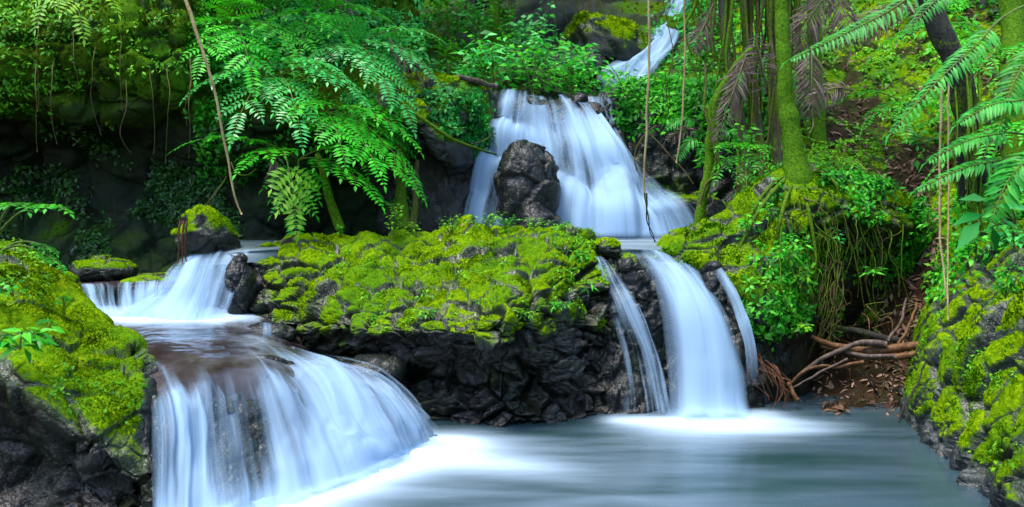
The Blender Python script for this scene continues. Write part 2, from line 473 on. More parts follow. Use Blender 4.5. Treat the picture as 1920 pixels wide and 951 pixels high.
SURF = {}
def rockform(name, G, mat, seed=1, big=(0.1, 1.2), amp=0.05, scale=2.5, crack=0.5, stretch=(1, 1, 1), mossf=None, closed=False,
             label=None, cat=None, kind=None, group=None, tuft=None, tmat=None, fuzz=0.012, key=None, gapk=0.75, barek=0.45, warp=0.32):
    out = G.reshape(-1, 3).mean(0) if closed else None
    N = gnormals(G, closed, out)
    Pt = G + N * (fbm(G * big[1], 3, seed + 5) * big[0])[..., None]
    N = gnormals(Pt, closed, out)
    m0 = mossf(Pt, N) if mossf is not None else np.zeros(Pt.shape[:2])
    wq = Pt * np.array(stretch) * scale
    wq = wq + warp * np.stack([fbm(wq * 0.7, 2, seed + 31), fbm(wq * 0.7 + 9, 2, seed + 32), fbm(wq * 0.7 + 19, 2, seed + 33)], -1)
    F1, F2, R, Dv = worley(wq, seed)
    f1, f2, r2, d2 = worley(wq * 2.6 + 5, seed + 50)
    gap = np.maximum(1 - sst(0.02, 0.20, F2 - F1), 0.6 * (1 - sst(0.0, 0.16, f2 - f1)))
    cellr = 0.6 * R[..., 1] + 0.4 * r2[..., 1]
    m0 = m0 * (1 - gapk * gap) * (1 - barek * sst(0.62, 0.8, cellr))
    Pt = Pt + N * (rock_disp(Pt, seed, amp, scale, crack, stretch, warp) * (1 - 0.25 * np.clip(m0, 0, 1)))[..., None]
    Pt = Pt + N * (fuzz * np.clip(m0, 0, 1) * (1 + fbm(Pt * 14, 3, seed + 9)))[..., None]
    N = gnormals(Pt, closed, out)
    m = np.clip(m0 * 0.75 + 0.35 * sst(-0.2, 0.7, N[..., 2]) * np.clip(m0 * 2, 0, 1), 0, 1.1)
    F = orient(grid_faces(Pt.shape[0], Pt.shape[1], closed), Pt, N)
    o = mesh_obj(name, Pt, F, mat, attrs={"moss": m})
    tag(o, label, cat, group, kind)
    if tuft:
        cnt, size = tuft
        w = np.clip(m - 0.35, 0, 1) * np.clip(0.4 + 1.3 * fbm(Pt * 3.0, 3, seed + 77) + 0.3, 0.05, 2)
        w = w * np.clip(0.5 + 1.0 * sst(-0.35, 0.45, fbm(Pt * 13.0, 3, seed + 78)), 0, 2)
        p, n = scatter(Pt, N, w, cnt, closed)
        g = Geo()
        hue = np.clip(0.5 + 0.75 * fbm(p * 1.6, 3, seed + 3) + 0.55 * fbm(p * 7.0, 3, seed + 4) + RNG.normal(0, 0.17, len(p)), 0, 1)
        g.tufts(p, n + np.array([0, 0, 0.25]), size * (0.55 + 0.9 * sst(-0.3, 0.5, fbm(p * 2.6, 3, seed + 6))), hue)
        t = g.build("moss", tmat or M['moss'], parent=o, smooth=False)
        t["kind"] = "stuff"
    SURF[key or name] = (Pt, N, m, closed)
    return o

def caps(C):
    """collapse the end profiles of a loft"""
    a = C[0].mean(0, keepdims=True).repeat(C.shape[1], 0); b = C[-1].mean(0, keepdims=True).repeat(C.shape[1], 0)
    ea, eb = C[0] - C[1], C[-1] - C[-2]
    return np.concatenate([[a + 0.35 * ea], [C[0] * 0.55 + a * 0.45 + 0.25 * ea], C, [C[-1] * 0.55 + b * 0.45 + 0.25 * eb], [b + 0.35 * eb]])

def closeloop(C):
    return np.concatenate([C, C[:, :1]], 1)

def boulder(name, c, rad, seed, mat, mossf=None, amp=0.04, scale=3.0, n=(70, 90), big=(0.12, 1.6), rot=0.0, e=0.85, **kw):
    th = np.linspace(0.02, np.pi - 0.02, n[0]); ph = np.linspace(0, 2 * np.pi, n[1], endpoint=False)
    pw = lambda x: np.sign(x) * np.abs(x) ** e
    T, H2 = np.meshgrid(th, ph, indexing='ij')
    G = np.stack([pw(np.sin(T)) * pw(np.cos(H2)), pw(np.sin(T)) * pw(np.sin(H2)), pw(np.cos(T))], -1) * np.array(rad)
    cr, sr = math.cos(rot), math.sin(rot)
    G = G @ np.array([[cr, 0, -sr], [0, 1, 0], [sr, 0, cr]]) + np.array(c)
    return rockform(name, G, mat, seed, big, amp, scale, mossf=mossf, closed=True, **kw)

def topmoss(a=0.2, b=0.8, k=1.0, f=2.0, noise=0.5, seed=4):
    return lambda Pt, N: k * sst(a, b, N[..., 2] + noise * fbm(Pt * f, 3, seed))

def projpx(Pt):
    return 960 + Pt[..., 0] / Pt[..., 1] * FPX, HOR - (Pt[..., 2] - EYE) / Pt[..., 1] * FPX

def flat(nu, nv, x0, x1, y0, y1, z):
    X, Y = np.meshgrid(np.linspace(x0, x1, nu), np.linspace(y0, y1, nv), indexing='ij')
    return np.stack([X, Y, np.full_like(X, z)], -1)

def dpoly(X, Y, pts):
    d = np.full(X.shape, 1e9)
    for (ax, ay), (bx, by) in zip(pts[:-1], pts[1:]):
        t = np.clip(((X - ax) * (bx - ax) + (Y - ay) * (by - ay)) / ((bx - ax) ** 2 + (by - ay) ** 2 + 1e-9), 0, 1)
        d = np.minimum(d, np.hypot(X - ax - t * (bx - ax), Y - ay - t * (by - ay)))
    return d

# ---- ground sheet (stream bed) and water
g = flat(60, 60, -60, 60, -30, 90, -0.55)
rockform("ground", g, M['earth'], 3, (0.05, 0.5), 0.02, 0.4, label="brown stream bed under the pool and falls", cat="ground", kind="structure")

pg = flat(420, 330, -4.5, 6.0, 2.5, 11.4, 0.0)
X, Y = pg[..., 0], pg[..., 1]
xy = lambda l: [tuple(PZ(a, b)[:2]) for a, b in l]
dl = dpoly(X, Y, xy([(250, 1080), (330, 1010), (430, 975), (520, 950), (610, 915), (720, 875), (835, 835)]))
dr = dpoly(X, Y, xy([(1165, 788), (1240, 790), (1330, 787), (1430, 778)]))
foam = 0.85 * np.exp(-(dl / 0.32) ** 2) + 0.5 * np.exp(-(dl / 0.8) ** 2)
foam += 0.7 * np.exp(-(dr / 0.26) ** 2) + 0.62 * np.exp(-((X - 2.35) / 1.0) ** 2 - ((Y - 9.15) / 0.40) ** 2) + 0.38 * np.exp(-(dr / 0.9) ** 2) * sst(0.6, 1.6, X)
foam += 0.40 * np.exp(-((X + 0.15) / 0.75) ** 2 - ((Y - 7.75 + 0.25 * X) / 0.33) ** 2)
foam += 0.27 * np.exp(-((X - 0.6 - 0.15 * (Y - 7)) / 1.9) ** 2) * sst(9.3, 8.4, Y)
foam *= 0.55 + 0.45 * sst(9.6, 9.2, Y + 3 * sst(0.9, 0.6, X) * sst(8.9, 9.3, Y) * 0 )
pg[..., 2] += 0.02 * np.exp(-(dl / 0.4) ** 2) + 0.02 * np.exp(-(dr / 0.4) ** 2)
o = mesh_obj("pool_water", pg, grid_faces(*pg.shape[:2]), M['pool'], attrs={"foam": foam})
tag(o, "wide grey green pool with soft white foam below the lower falls", "water", None, "structure")

C = PA([[(368, 452, 12.9), (366, 464, 11.6), (366, 476, 11.02), (366, 486, 10.9), (366, 500, 10.85)], [(480, 448, 13.2), (470, 456, 11.8), (470, 466, 10.95), (470, 476, 10.85), (470, 492, 10.8)],
        [(700, 446, 13.4), (700, 450, 12.6), (700, 455, 11.8), (700, 470, 11.8), (700, 480, 11.9)], [(1000, 446, 13.4), (1000, 450, 12.4), (1000, 456, 11.5), (1000, 470, 11.5), (1000, 480, 11.6)],
        [(1110, 446, 13.4), (1120, 452, 11.9), (1125, 461, 10.85), (1128, 476, 10.72), (1130, 496, 10.75)], [(1175, 446, 13.4), (1180, 452, 12.0), (1185, 462, 10.85), (1190, 476, 10.74), (1195, 500, 10.72)],
        [(1245, 446, 13.4), (1245, 452, 12.0), (1248, 463, 10.9), (1255, 478, 10.78), (1262, 502, 10.76)], [(1400, 446, 13.4), (1350, 452, 12.0), (1310, 462, 11.0), (1312, 476, 10.9), (1316, 500, 10.85)]])
C[..., 2] = np.minimum(C[..., 2], 1.8); C[:, :2, 2] = 1.8
ug = patch(C, 200, 90)
X, Y = ug[..., 0], ug[..., 1]
du = dpoly(X, Y, [(P(1050, 447, 13.1)[0], 13.0), (P(1275, 447, 13.1)[0], 13.0)])
foam = 1.2 * np.exp(-(du / 0.28) ** 2) + 0.2 * np.exp(-(du / 1.0) ** 2) + 0.22 * sst(0.5, 1.0, X)  # last term is no foam: paints grey-blue over the dark cliff reflection
o = mesh_obj("upper_pool_water", ug, grid_faces(*ug.shape[:2]), M['upper'], attrs={"foam": foam})
tag(o, "dark narrow pool between the tall fall and the mossy boulder", "water", None, "structure")

FL = [  # columns left to right, rows down the flow: px, py, depth, density
    [(262, 690, 7.35, .0), (276, 735, 6.85, .1), (282, 770, 6.6, .5), (284, 850, 6.35, .55), (285, 930, 6.2, .6), (285, 1010, 6.04, .8), (280, 1040, 5.9, .6)],
    [(300, 680, 7.4, .0), (318, 722, 6.95, .1), (328, 765, 6.72, .6), (333, 850, 6.5, .55), (335, 930, 6.3, .6), (336, 1005, 6.08, .8), (345, 1030, 5.95, .6)],
    [(350, 668, 7.6, .0), (372, 705, 7.15, .2), (384, 755, 6.9, .6), (390, 840, 6.7, .6), (394, 920, 6.45, .65), (398, 985, 6.25, .9), (412, 1005, 6.1, .7)],
    [(408, 655, 7.95, .0), (432, 680, 7.5, .45), (452, 735, 7.2, .75), (466, 815, 6.95, .7), (475, 890, 6.75, .75), (482, 955, 6.55, 1.), (502, 975, 6.4, .8)],
    [(452, 644, 8.4, .0), (492, 672, 7.8, .15), (525, 725, 7.5, .7), (550, 800, 7.3, .8), (565, 870, 7.1, .85), (578, 925, 6.95, 1.), (602, 942, 6.85, .8)],
    [(492, 640, 8.8, .05), (550, 676, 8.2, .5), (597, 725, 7.9, .75), (630, 795, 7.65, .85), (652, 850, 7.5, .9), (668, 892, 7.4, 1.05), (695, 906, 7.3, .85)],
    [(525, 642, 9.1, .05), (608, 680, 8.5, .3), (662, 725, 8.25, .55), (705, 785, 8.0, .75), (730, 830, 7.9, .85), (748, 862, 7.9, 1.0), (775, 872, 7.8, .85)],
    [(555, 652, 9.4, .05), (655, 688, 8.8, .35), (715, 728, 8.6, .7), (762, 780, 8.4, .8), (790, 815, 8.35, .9), (808, 842, 8.3, 1.), (838, 852, 8.15, .8)],
    [(580, 662, 9.55, .05), (690, 694, 9.0, .2), (752, 735, 8.85, .4), (795, 780, 8.7, .5), (820, 810, 8.6, .6), (838, 832, 8.5, .8), (865, 838, 8.4, .6)],
]
SH = [[(120, 578, 10.6), (150, 592, 10.1), (190, 620, 9.0), (225, 655, 8.0)], [(175, 575, 10.6), (200, 592, 10.08), (232, 621, 8.9), (258, 658, 7.9)],
      [(228, 573, 10.6), (258, 592, 10.05), (282, 622, 8.85), (318, 652, 8.0)], [(282, 573, 10.6), (308, 592, 10.05), (330, 620, 9.0), (372, 640, 8.35)],
      [(340, 575, 10.6), (362, 593, 10.05), (390, 618, 9.2), (420, 632, 8.7)], [(400, 576, 10.6), (420, 594, 10.0), (448, 616, 9.45), (465, 630, 9.05)],
      [(450, 578, 10.6), (475, 597, 10.05), (500, 618, 9.65), (510, 632, 9.3)], [(490, 582, 10.6), (520, 602, 10.1), (540, 628, 9.8), (545, 642, 9.55)],
      [(520, 585, 10.6), (550, 605, 10.1), (565, 640, 9.85), (572, 652, 9.7)]]
C = np.concatenate([PA(np.array(SH, float)), PA(np.array(FL, float))[:, :4, :3] + np.array([[0, 0.03, -0.025], [0, 0.04, -0.03], [0, 0.13, -0.09], [0, 0.5, -0.3]])], 1)
sg = patch(C, 120, 150)
sg[..., 2] += 0.02 * fbm(sg * np.array([1.5, 2.5, 1]), 3, 8)
px, py = projpx(sg)
foam = 1.35 * np.exp(-((px - 300) / 190) ** 2 - ((py - 592) / 17) ** 2) + 0.35 * sst(640, 700, py) * sst(420, 600, px) + 0.3 * np.exp(-((px - 470) / 60) ** 2 - ((py - 640) / 20) ** 2)
foam += 0.12
o = mesh_obj("shelf_water", sg, orient(grid_faces(120, 150), sg, gnormals(sg)), M['shelf'], attrs={"foam": foam})
tag(o, "brown shallow water sliding over the rock shelf on the left", "water", None, "structure")

c2 = PA([[(60, 520, 11.6), (110, 533, 10.9), (135, 540, 10.6)], [(260, 515, 11.6), (270, 527, 10.9), (265, 538, 10.6)], [(420, 510, 11.6), (400, 520, 11.0), (370, 540, 10.6)]])
sg = patch(c2, 40, 30)
o = mesh_obj("ledge_water", sg, orient(grid_faces(40, 30), sg, gnormals(sg)), M['shelf'], attrs={"foam": np.full((40, 30), 0.1)})
tag(o, "thin dark water on the ledge below the shaded cliff", "water", None, "structure")

# ---- unseen slope round the viewer, added to block sky light from behind
a = np.radians(np.linspace(-30, 210, 60))
prof = [(8.5, -0.5), (9.2, 0.8), (10.3, 2.0), (11.6, 3.5), (13.5, 5.5), (16, 8)]
G = np.array([[(math.cos(-t) * r * 1.05, 2.5 + math.sin(-t) * r * (1.0 if math.sin(-t) < 0 else 0.4), z) for r, z in prof] for t in a])
G = patch(G, 160, 80)
rockform("sky_blocking_slope", G, M['cliff'], 19, (0.5, 0.4), 0.2, 0.7, 0.4, mossf=topmoss(0.0, 0.7, 0.9, 0.8), label="unseen overgrown slope added behind the viewer to block sky light", cat="hillside", kind="structure", key="behind")

# ---- left cliff
cols = [-420, -150, 0, 110, 210, 310, 390, 470, 560, 650, 730, 790]
D_rows = {  # py : depths per column
    -420: [13, 13, 13, 13.2, 13.4, 13.8, 15, 17, 18.5, 19, 19.5, 20],
    -200: [12.2, 12.2, 12.2, 12.3, 12.5, 12.8, 14, 15.8, 17, 17.5, 18, 18],
    0:    [11.2, 11.3, 11.4, 11.5, 11.6, 11.8, 12.7, 13.8, 14.6, 15.2, 15.6, 16],
    100:  [11.0, 11.1, 11.2, 11.3, 11.4, 11.6, 12.1, 12.7, 13.1, 13.6, 14, 14.6],
    180:  [11.1, 11.2, 11.3, 11.4, 11.5, 11.6, 11.9, 12.2, 12.4, 12.7, 13.2, 13.8],
    225:  [11.6, 11.7, 11.7, 11.8, 11.8, 11.8, 11.8, 12.0, 12.2, 12.6, 13.2, 13.6],
    275:  [12.6, 12.6, 12.6, 12.6, 12.5, 12.2, 11.9, 12.1, 12.4, 12.9, 13.4, 13.7],
    350:  [12.9, 12.9, 12.9, 12.9, 12.8, 12.6, 12.4, 12.5, 12.7, 13.2, 13.5, 13.8],
    440:  [12.6, 12.6, 12.5, 12.5, 12.5, 12.4, 12.3, 12.4, 12.6, 13.0, 13.3, 13.6],
    510:  [12.2, 12.1, 12.0, 12.0, 12.0, 11.9, 12.0, 12.1, 12.3, 12.8, 13.2, 13.5],
    600:  [11.6, 11.6, 11.6, 11.6, 11.6, 11.6, 11.7, 11.8, 12.1, 12.6, 13.0, 13.3],
}
C = np.array([[(cx, ry, D_rows[ry][i]) for ry in D_rows] for i, cx in enumerate(cols)], float)
G = patch(PA(C), 300, 260)
def cm(Pt, N):
    px, py = projpx(Pt)
    up = sst(260, 170, py + 40 * fbm(Pt * 1.5, 3, 6))
    return np.clip(up * (0.95 + 0.5 * fbm(Pt * 1.8, 3, 21)) + 0.18 * sst(0.0, 0.4, fbm(Pt * 1.1, 3, 22)) + 0.25 * sst(.2, .8, N[..., 2]) + 0.32 * sst(300, 420, px) * sst(440, 300, py), 0, 1)
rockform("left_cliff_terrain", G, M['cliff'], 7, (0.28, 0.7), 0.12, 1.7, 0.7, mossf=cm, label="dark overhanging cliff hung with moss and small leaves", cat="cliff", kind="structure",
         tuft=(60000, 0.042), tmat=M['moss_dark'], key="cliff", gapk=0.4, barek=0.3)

# ---- back valley
cols = [-700, 0, 500, 760, 900, 1000, 1080, 1160, 1240, 1330, 1450, 1700, 2100, 2700]
D_rows = {
    215:  [15.5, 15.5, 15.5, 15.0, 14.6, 14.5, 14.6, 14.8, 15.0, 15.0, 15, 15, 15, 15],
    178:  [17, 17, 16.5, 15.8, 15.4, 15.2, 15.4, 16.0, 16.2, 15.8, 15.5, 16, 16, 16],
    140:  [18, 18, 17.5, 17.2, 17.0, 16.8, 17.6, 18.2, 18.2, 17, 16.6, 17, 17, 17],
    105:  [19, 19, 18.6, 18.6, 18.5, 18.4, 18.8, 19.0, 19.0, 18.4, 17.6, 18, 18, 18],
    60:   [20, 20, 20, 20, 20.2, 20.6, 20.2, 20.0, 20.0, 19.6, 18.8, 19, 19, 19],
    10:   [21, 21, 21.3, 21.6, 21.8, 21.8, 21.6, 21.2, 21.0, 20.8, 20, 20, 20, 20],
    -80:  [23, 23, 23, 23, 23, 22.6, 22.4, 22.3, 22.2, 22.2, 22, 22, 22, 22],
    -300: [26, 26, 26, 26, 26, 26, 26, 26, 26, 26, 26, 26, 26, 26],
    -700: [32, 32, 32, 32, 32, 32, 32, 32, 32, 32, 32, 32, 32, 32],
}
C = np.array([[(cx, ry, D_rows[ry][i]) for ry in D_rows] for i, cx in enumerate(cols)], float)
G = patch(PA(C), 260, 130)
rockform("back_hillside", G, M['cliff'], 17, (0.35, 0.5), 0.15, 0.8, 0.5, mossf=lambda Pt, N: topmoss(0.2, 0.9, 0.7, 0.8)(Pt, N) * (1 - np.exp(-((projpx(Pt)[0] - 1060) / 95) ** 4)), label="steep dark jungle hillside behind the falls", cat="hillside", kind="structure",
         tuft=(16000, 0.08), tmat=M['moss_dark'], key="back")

# ---- right hillside with the brown nook
cols = [1380, 1470, 1540, 1620, 1700, 1790, 1900, 2050, 2300, 2700]
D_rows = {
    850:  [10.2, 9.9, 9.6, 9.4, 9.2, 9.2, 9.2, 9.2, 9.2, 9.2],
    775:  [10.5, 10.2, 9.9, 9.75, 9.6, 9.6, 9.6, 9.5, 9.5, 9.5],
    735:  [11.0, 10.8, 10.6, 10.4, 10.2, 10.0, 9.8, 9.7, 9.6, 9.6],
    670:  [11.4, 11.2, 11.2, 11.1, 10.8, 10.4, 10.0, 9.9, 9.8, 9.8],
    600:  [11.7, 11.6, 11.7, 11.7, 11.3, 10.7, 10.2, 10.0, 9.9, 9.9],
    500:  [12.0, 12.0, 12.0, 12.0, 11.7, 11.2, 10.5, 10.2, 10.1, 10.1],
    400:  [12.4, 12.3, 12.2, 12.2, 12.1, 11.7, 10.9, 10.6, 10.4, 10.4],
    310:  [13.2, 12.9, 12.7, 12.6, 12.6, 12.3, 11.4, 11.0, 10.8, 10.8],
    200:  [14.4, 14.2, 14.0, 13.8, 13.6, 13.3, 12.6, 12.0, 11.6, 11.6],
    100:  [15.6, 15.4, 15.2, 15.0, 14.8, 14.4, 13.8, 13.0, 12.6, 12.6],
    0:    [17.5, 17.2, 16.8, 16.4, 16.0, 15.6, 15.0, 14.2, 13.8, 13.8],
    -150: [20, 20, 19.5, 19, 18.5, 18, 17, 16.5, 16, 16],
    -500: [27, 27, 27, 26, 25, 24, 23, 22, 21, 21],
}
C = np.array([[(cx, ry, D_rows[ry][i]) for ry in D_rows] for i, cx in enumerate(cols)], float)
G = patch(PA(C), 240, 260)
def hm(Pt, N):
    px, py = projpx(Pt)
    brown = np.exp(-((px - 1705) / 42) ** 2) * sst(250, 330, py) + sst(590, 640, py) + 0.5 * np.exp(-((px - 1600) / 80) ** 2 - ((py - 240) / 70) ** 2)
    return np.clip(0.62 + 0.55 * fbm(Pt * 1.7, 4, 33) - 1.2 * brown, 0, 1)
rockform("right_hillside", G, M['earth'], 27, (0.18, 0.9), 0.07, 1.6, 0.3, mossf=hm, label="steep brown slope of leaf litter and small plants on the right", cat="hillside", kind="structure",
         tuft=(30000, 0.045), tmat=M['moss_green'], key="hill")

# ---- the big moss boulder in the middle
st = [448, 485, 530, 600, 700, 800, 900, 960, 1040, 1090, 1125, 1150]
rows = {
    'bk': [(600, 11.2), (590, 11.4), (560, 11.8), (540, 12), (520, 12.0), (520, 12.0), (520, 12.0), (520, 12.0), (520, 11.9), (530, 11.7), (540, 11.3), (560, 10.9)],
    't0': [(480, 11.0), (468, 11.1), (455, 11.3), (446, 11.5), (442, 11.6), (441, 11.6), (433, 11.6), (430, 11.6), (428, 11.4), (438, 11.1), (474, 10.8), (505, 10.5)],
    't1': [(496, 10.9), (482, 10.95), (472, 11.0), (464, 11.0), (461, 11.0), (460, 11.0), (450, 10.9), (446, 10.8), (442, 10.8), (455, 10.7), (490, 10.5), (530, 10.3)],
    't2': [(525, 10.7), (520, 10.6), (518, 10.55), (518, 10.4), (518, 10.25), (516, 10.1), (508, 9.9), (500, 9.8), (490, 9.9), (500, 10.1), (530, 10.15), (570, 10.1)],
    't3': [(560, 10.5), (562, 10.3), (565, 10.15), (575, 9.8), (580, 9.5), (585, 9.25), (580, 9.05), (570, 9.0), (555, 9.3), (555, 9.8), (575, 9.95), (610, 10.0)],
    'li': [(590, 10.4), (595, 10.15), (602, 9.95), (612, 9.6), (618, 9.25), (622, 8.95), (622, 8.8), (632, 8.8), (612, 9.15), (610, 9.7), (620, 9.85), (650, 9.9)],
    'u1': [(606, 10.4), (612, 10.2), (622, 10.0), (640, 9.75), (652, 9.4), (655, 9.1), (655, 8.95), (665, 9.0), (660, 9.3), (670, 9.65), (680, 9.8), (700, 9.85)],
    'u2': [(630, 10.2), (640, 10.1), (650, 10.0), (690, 9.9), (712, 9.8), (720, 9.5), (715, 9.3), (715, 9.3), (715, 9.4), (725, 9.55), (735, 9.7), (745, 9.8)],
    'ba': [(660, 10.0), (680, 9.9), (700, 9.8), (730, 9.7), (770, 9.6), (800, 9.4), (805, 9.2), (805, 9.15), (800, 9.25), (795, 9.4), (790, 9.55), (790, 9.7)],
    'bb': [(760, 10.3), (780, 10.3), (800, 10.2), (830, 10.1), (860, 10.0), (880, 9.8), (890, 9.6), (890, 9.6), (890, 9.6), (880, 9.8), (880, 9.9), (870, 10.0)],
}
C = np.array([[(s,) + rows[r][i] for r in rows] for i, s in enumerate(st)], float)
C = closeloop(caps(PA(C)))
G = patch(C, 340, 420)[:, :-1]
def im(Pt, N):
    px, py = projpx(Pt)
    edge = 625 + 60 * fbm(Pt * 1.3, 3, 12) + 70 * fbm(Pt * 4.5, 3, 13) - 50 * sst(650, 480, px) - 60 * sst(1040, 1120, px)
    m = sst(edge + 70, edge - 60, py) * sst(-0.5, 0.2, N[..., 2] + 0.3) + 0.45 * sst(700, 640, py) * sst(0.15, 0.45, fbm(Pt * 3.0, 3, 14))
    bare = sst(0.25, 0.5, fbm(Pt * 1.9, 4, 18)) * sst(430, 520, 1000 - np.abs(px - 560) * 2 - 100) * 0.0 + (0.5 + 0.3 * sst(850, 700, px)) * sst(0.05, 0.4, fbm(Pt * 2.4, 4, 19)) * sst(480, 580, py)
    left = sst(520, 465, px)
    return np.clip(m * (1.0 - bare) * (1 - 0.9 * left), 0, 1)
rockform("moss_boulder", G, M['rock'], 41, (0.11, 1.5), 0.125, 3.2, 0.65, stretch=(1, 1, 1.35), mossf=im, closed=True,
         label="huge flat-topped boulder covered in yellow green moss between the lower falls", cat="boulder", tuft=(105000, 0.0155), key="island", gapk=0.78, barek=0.25, fuzz=0.008)

# ---- left front bank
st = [-260, -120, 0, 55, 105, 155, 205, 245, 268, 288]
rows = {
    'bk': [(700, 9.0), (700, 9.0), (700, 9.0), (700, 9.0), (710, 9.0), (730, 8.9), (760, 8.7), (790, 8.4), (830, 8.1), (900, 7.6)],
    'b1': [(520, 8.8), (520, 8.8), (520, 8.8), (530, 8.8), (550, 8.8), (590, 8.7), (640, 8.5), (680, 8.2), (740, 7.8), (830, 7.3)],
    't0': [(430, 8.4), (440, 8.3), (463, 8.2), (476, 8.2), (510, 8.1), (560, 8.05), (605, 7.9), (640, 7.6), (700, 7.2), (780, 6.8)],
    't1': [(470, 7.9), (480, 7.8), (505, 7.7), (520, 7.6), (560, 7.6), (610, 7.5), (655, 7.3), (690, 7.1), (740, 6.85), (810, 6.65)],
    't2': [(560, 7.3), (560, 7.2), (575, 7.0), (590, 7.0), (630, 7.0), (670, 6.95), (710, 6.85), (745, 6.7), (780, 6.6), (840, 6.5)],
    't3': [(640, 6.8), (640, 6.7), (650, 6.6), (670, 6.6), (710, 6.55), (755, 6.5), (785, 6.45), (800, 6.45), (830, 6.45), (870, 6.4)],
    'li': [(690, 6.6), (690, 6.5), (705, 6.45), (735, 6.4), (780, 6.3), (825, 6.25), (840, 6.3), (850, 6.35), (870, 6.4), (900, 6.35)],
    'u1': [(735, 6.8), (735, 6.7), (750, 6.65), (780, 6.6), (820, 6.5), (860, 6.4), (875, 6.4), (885, 6.4), (905, 6.4), (930, 6.3)],
    'u2': [(860, 6.8), (860, 6.8), (880, 6.75), (900, 6.7), (910, 6.6), (920, 6.5), (930, 6.45), (935, 6.4), (950, 6.4), (970, 6.3)],
    'ba': [(1100, 6.5), (1100, 6.5), (1090, 6.4), (1080, 6.35), (1070, 6.3), (1060, 6.25), (1050, 6.2), (1045, 6.2), (1040, 6.2), (1040, 6.1)],
    'bb': [(1250, 7), (1250, 7), (1250, 7), (1250, 7), (1250, 7), (1250, 7), (1250, 7), (1250, 7), (1200, 7), (1150, 7)],
}
C = np.array([[(s,) + rows[r][i] for r in rows] for i, s in enumerate(st)], float)
C = closeloop(caps(PA(C)))
G = patch(C, 230, 330)[:, :-1]
def lm(Pt, N):
    px, py = projpx(Pt)
    edge = 690 + 0.85 * np.clip(px, 0, 200) + 40 * fbm(Pt * 1.6, 3, 12)
    m = sst(edge + 50, edge - 60, py) * sst(-0.6, 0.0, N[..., 2] + 0.3)
    m = m * (1 - sst(248, 275, px + 15 * fbm(Pt * 3, 2, 3)) * sst(640, 720, py))
    return np.clip(m * (0.95 - 0.5 * sst(0.1, 0.5, fbm(Pt * 2.2, 4, 91))), 0, 1)
rockform("mossy_bank", G, M['rock'], 61, (0.12, 1.3), 0.075, 2.4, 0.5, mossf=lm, closed=True, label="tall mossy rock bank with a dark undercut beside the left fall", cat="rock bank",
         tuft=(80000, 0.0165), key="lbank", gapk=0.55, barek=0.2)

# ---- right bank
C = PA([
    [(1690, 800, 9.9), (1690, 770, 10.2), (1700, 720, 10.4), (1715, 650, 10.8), (1740, 580, 11.1), (1765, 500, 11.4), (1785, 430, 11.7), (1800, 350, 12.2)],
    [(1672, 840, 9.2), (1690, 795, 9.3), (1703, 735, 9.4), (1732, 660, 9.5), (1750, 590, 9.8), (1775, 510, 10.2), (1800, 430, 10.6), (1830, 330, 11.2)],
    [(1725, 880, 8.2), (1745, 838, 8.3), (1765, 770, 8.4), (1795, 670, 8.6), (1820, 580, 9.0), (1842, 490, 9.4), (1870, 400, 9.9), (1900, 310, 10.6)],
    [(1785, 930, 7.4), (1805, 890, 7.45), (1832, 810, 7.5), (1870, 700, 7.7), (1900, 590, 8.1), (1930, 490, 8.6), (1960, 390, 9.2), (1990, 290, 10.0)],
    [(1850, 1000, 6.5), (1872, 955, 6.6), (1905, 870, 6.65), (1950, 760, 6.9), (1995, 640, 7.3), (2030, 520, 7.8), (2070, 400, 8.4), (2110, 290, 9.2)],
    [(1940, 1090, 5.6), (1965, 1050, 5.7), (2010, 950, 5.8), (2070, 830, 6.0), (2130, 690, 6.3), (2180, 550, 6.8), (2230, 400, 7.5), (2290, 280, 8.5)],
    [(2100, 1290, 4.4), (2130, 1240, 4.5), (2200, 1110, 4.6), (2280, 960, 4.8), (2350, 790, 5.2), (2430, 600, 5.8), (2500, 400, 6.6), (2560, 270, 7.6)]])
G = patch(C, 260, 250)
def rm(Pt, N):
    px, py = projpx(Pt)
    streak = fbm(Pt * np.array([4.0, 4.0, 0.8]), 4, 23)
    m = 1.0 + 0.9 * streak - 0.5 * sst(0.1, 0.45, fbm(Pt * 1.7, 3, 27))
    return np.clip(m * sst(0.06, 0.3, Pt[..., 2] + 0.15 * fbm(Pt * 3, 3, 2)), 0, 1)
rockform("striped_bank", G, M['rock_right'], 81, (0.08, 1.2), 0.085, 3.0, 0.9, stretch=(1, 1, 0.7), mossf=rm, label="steep cracked rock bank with streaks of moss at the right shore", cat="rock bank",
         tuft=(75000, 0.0165), tmat=M['moss_green'], key="rbank", gapk=0.85, barek=0.65)

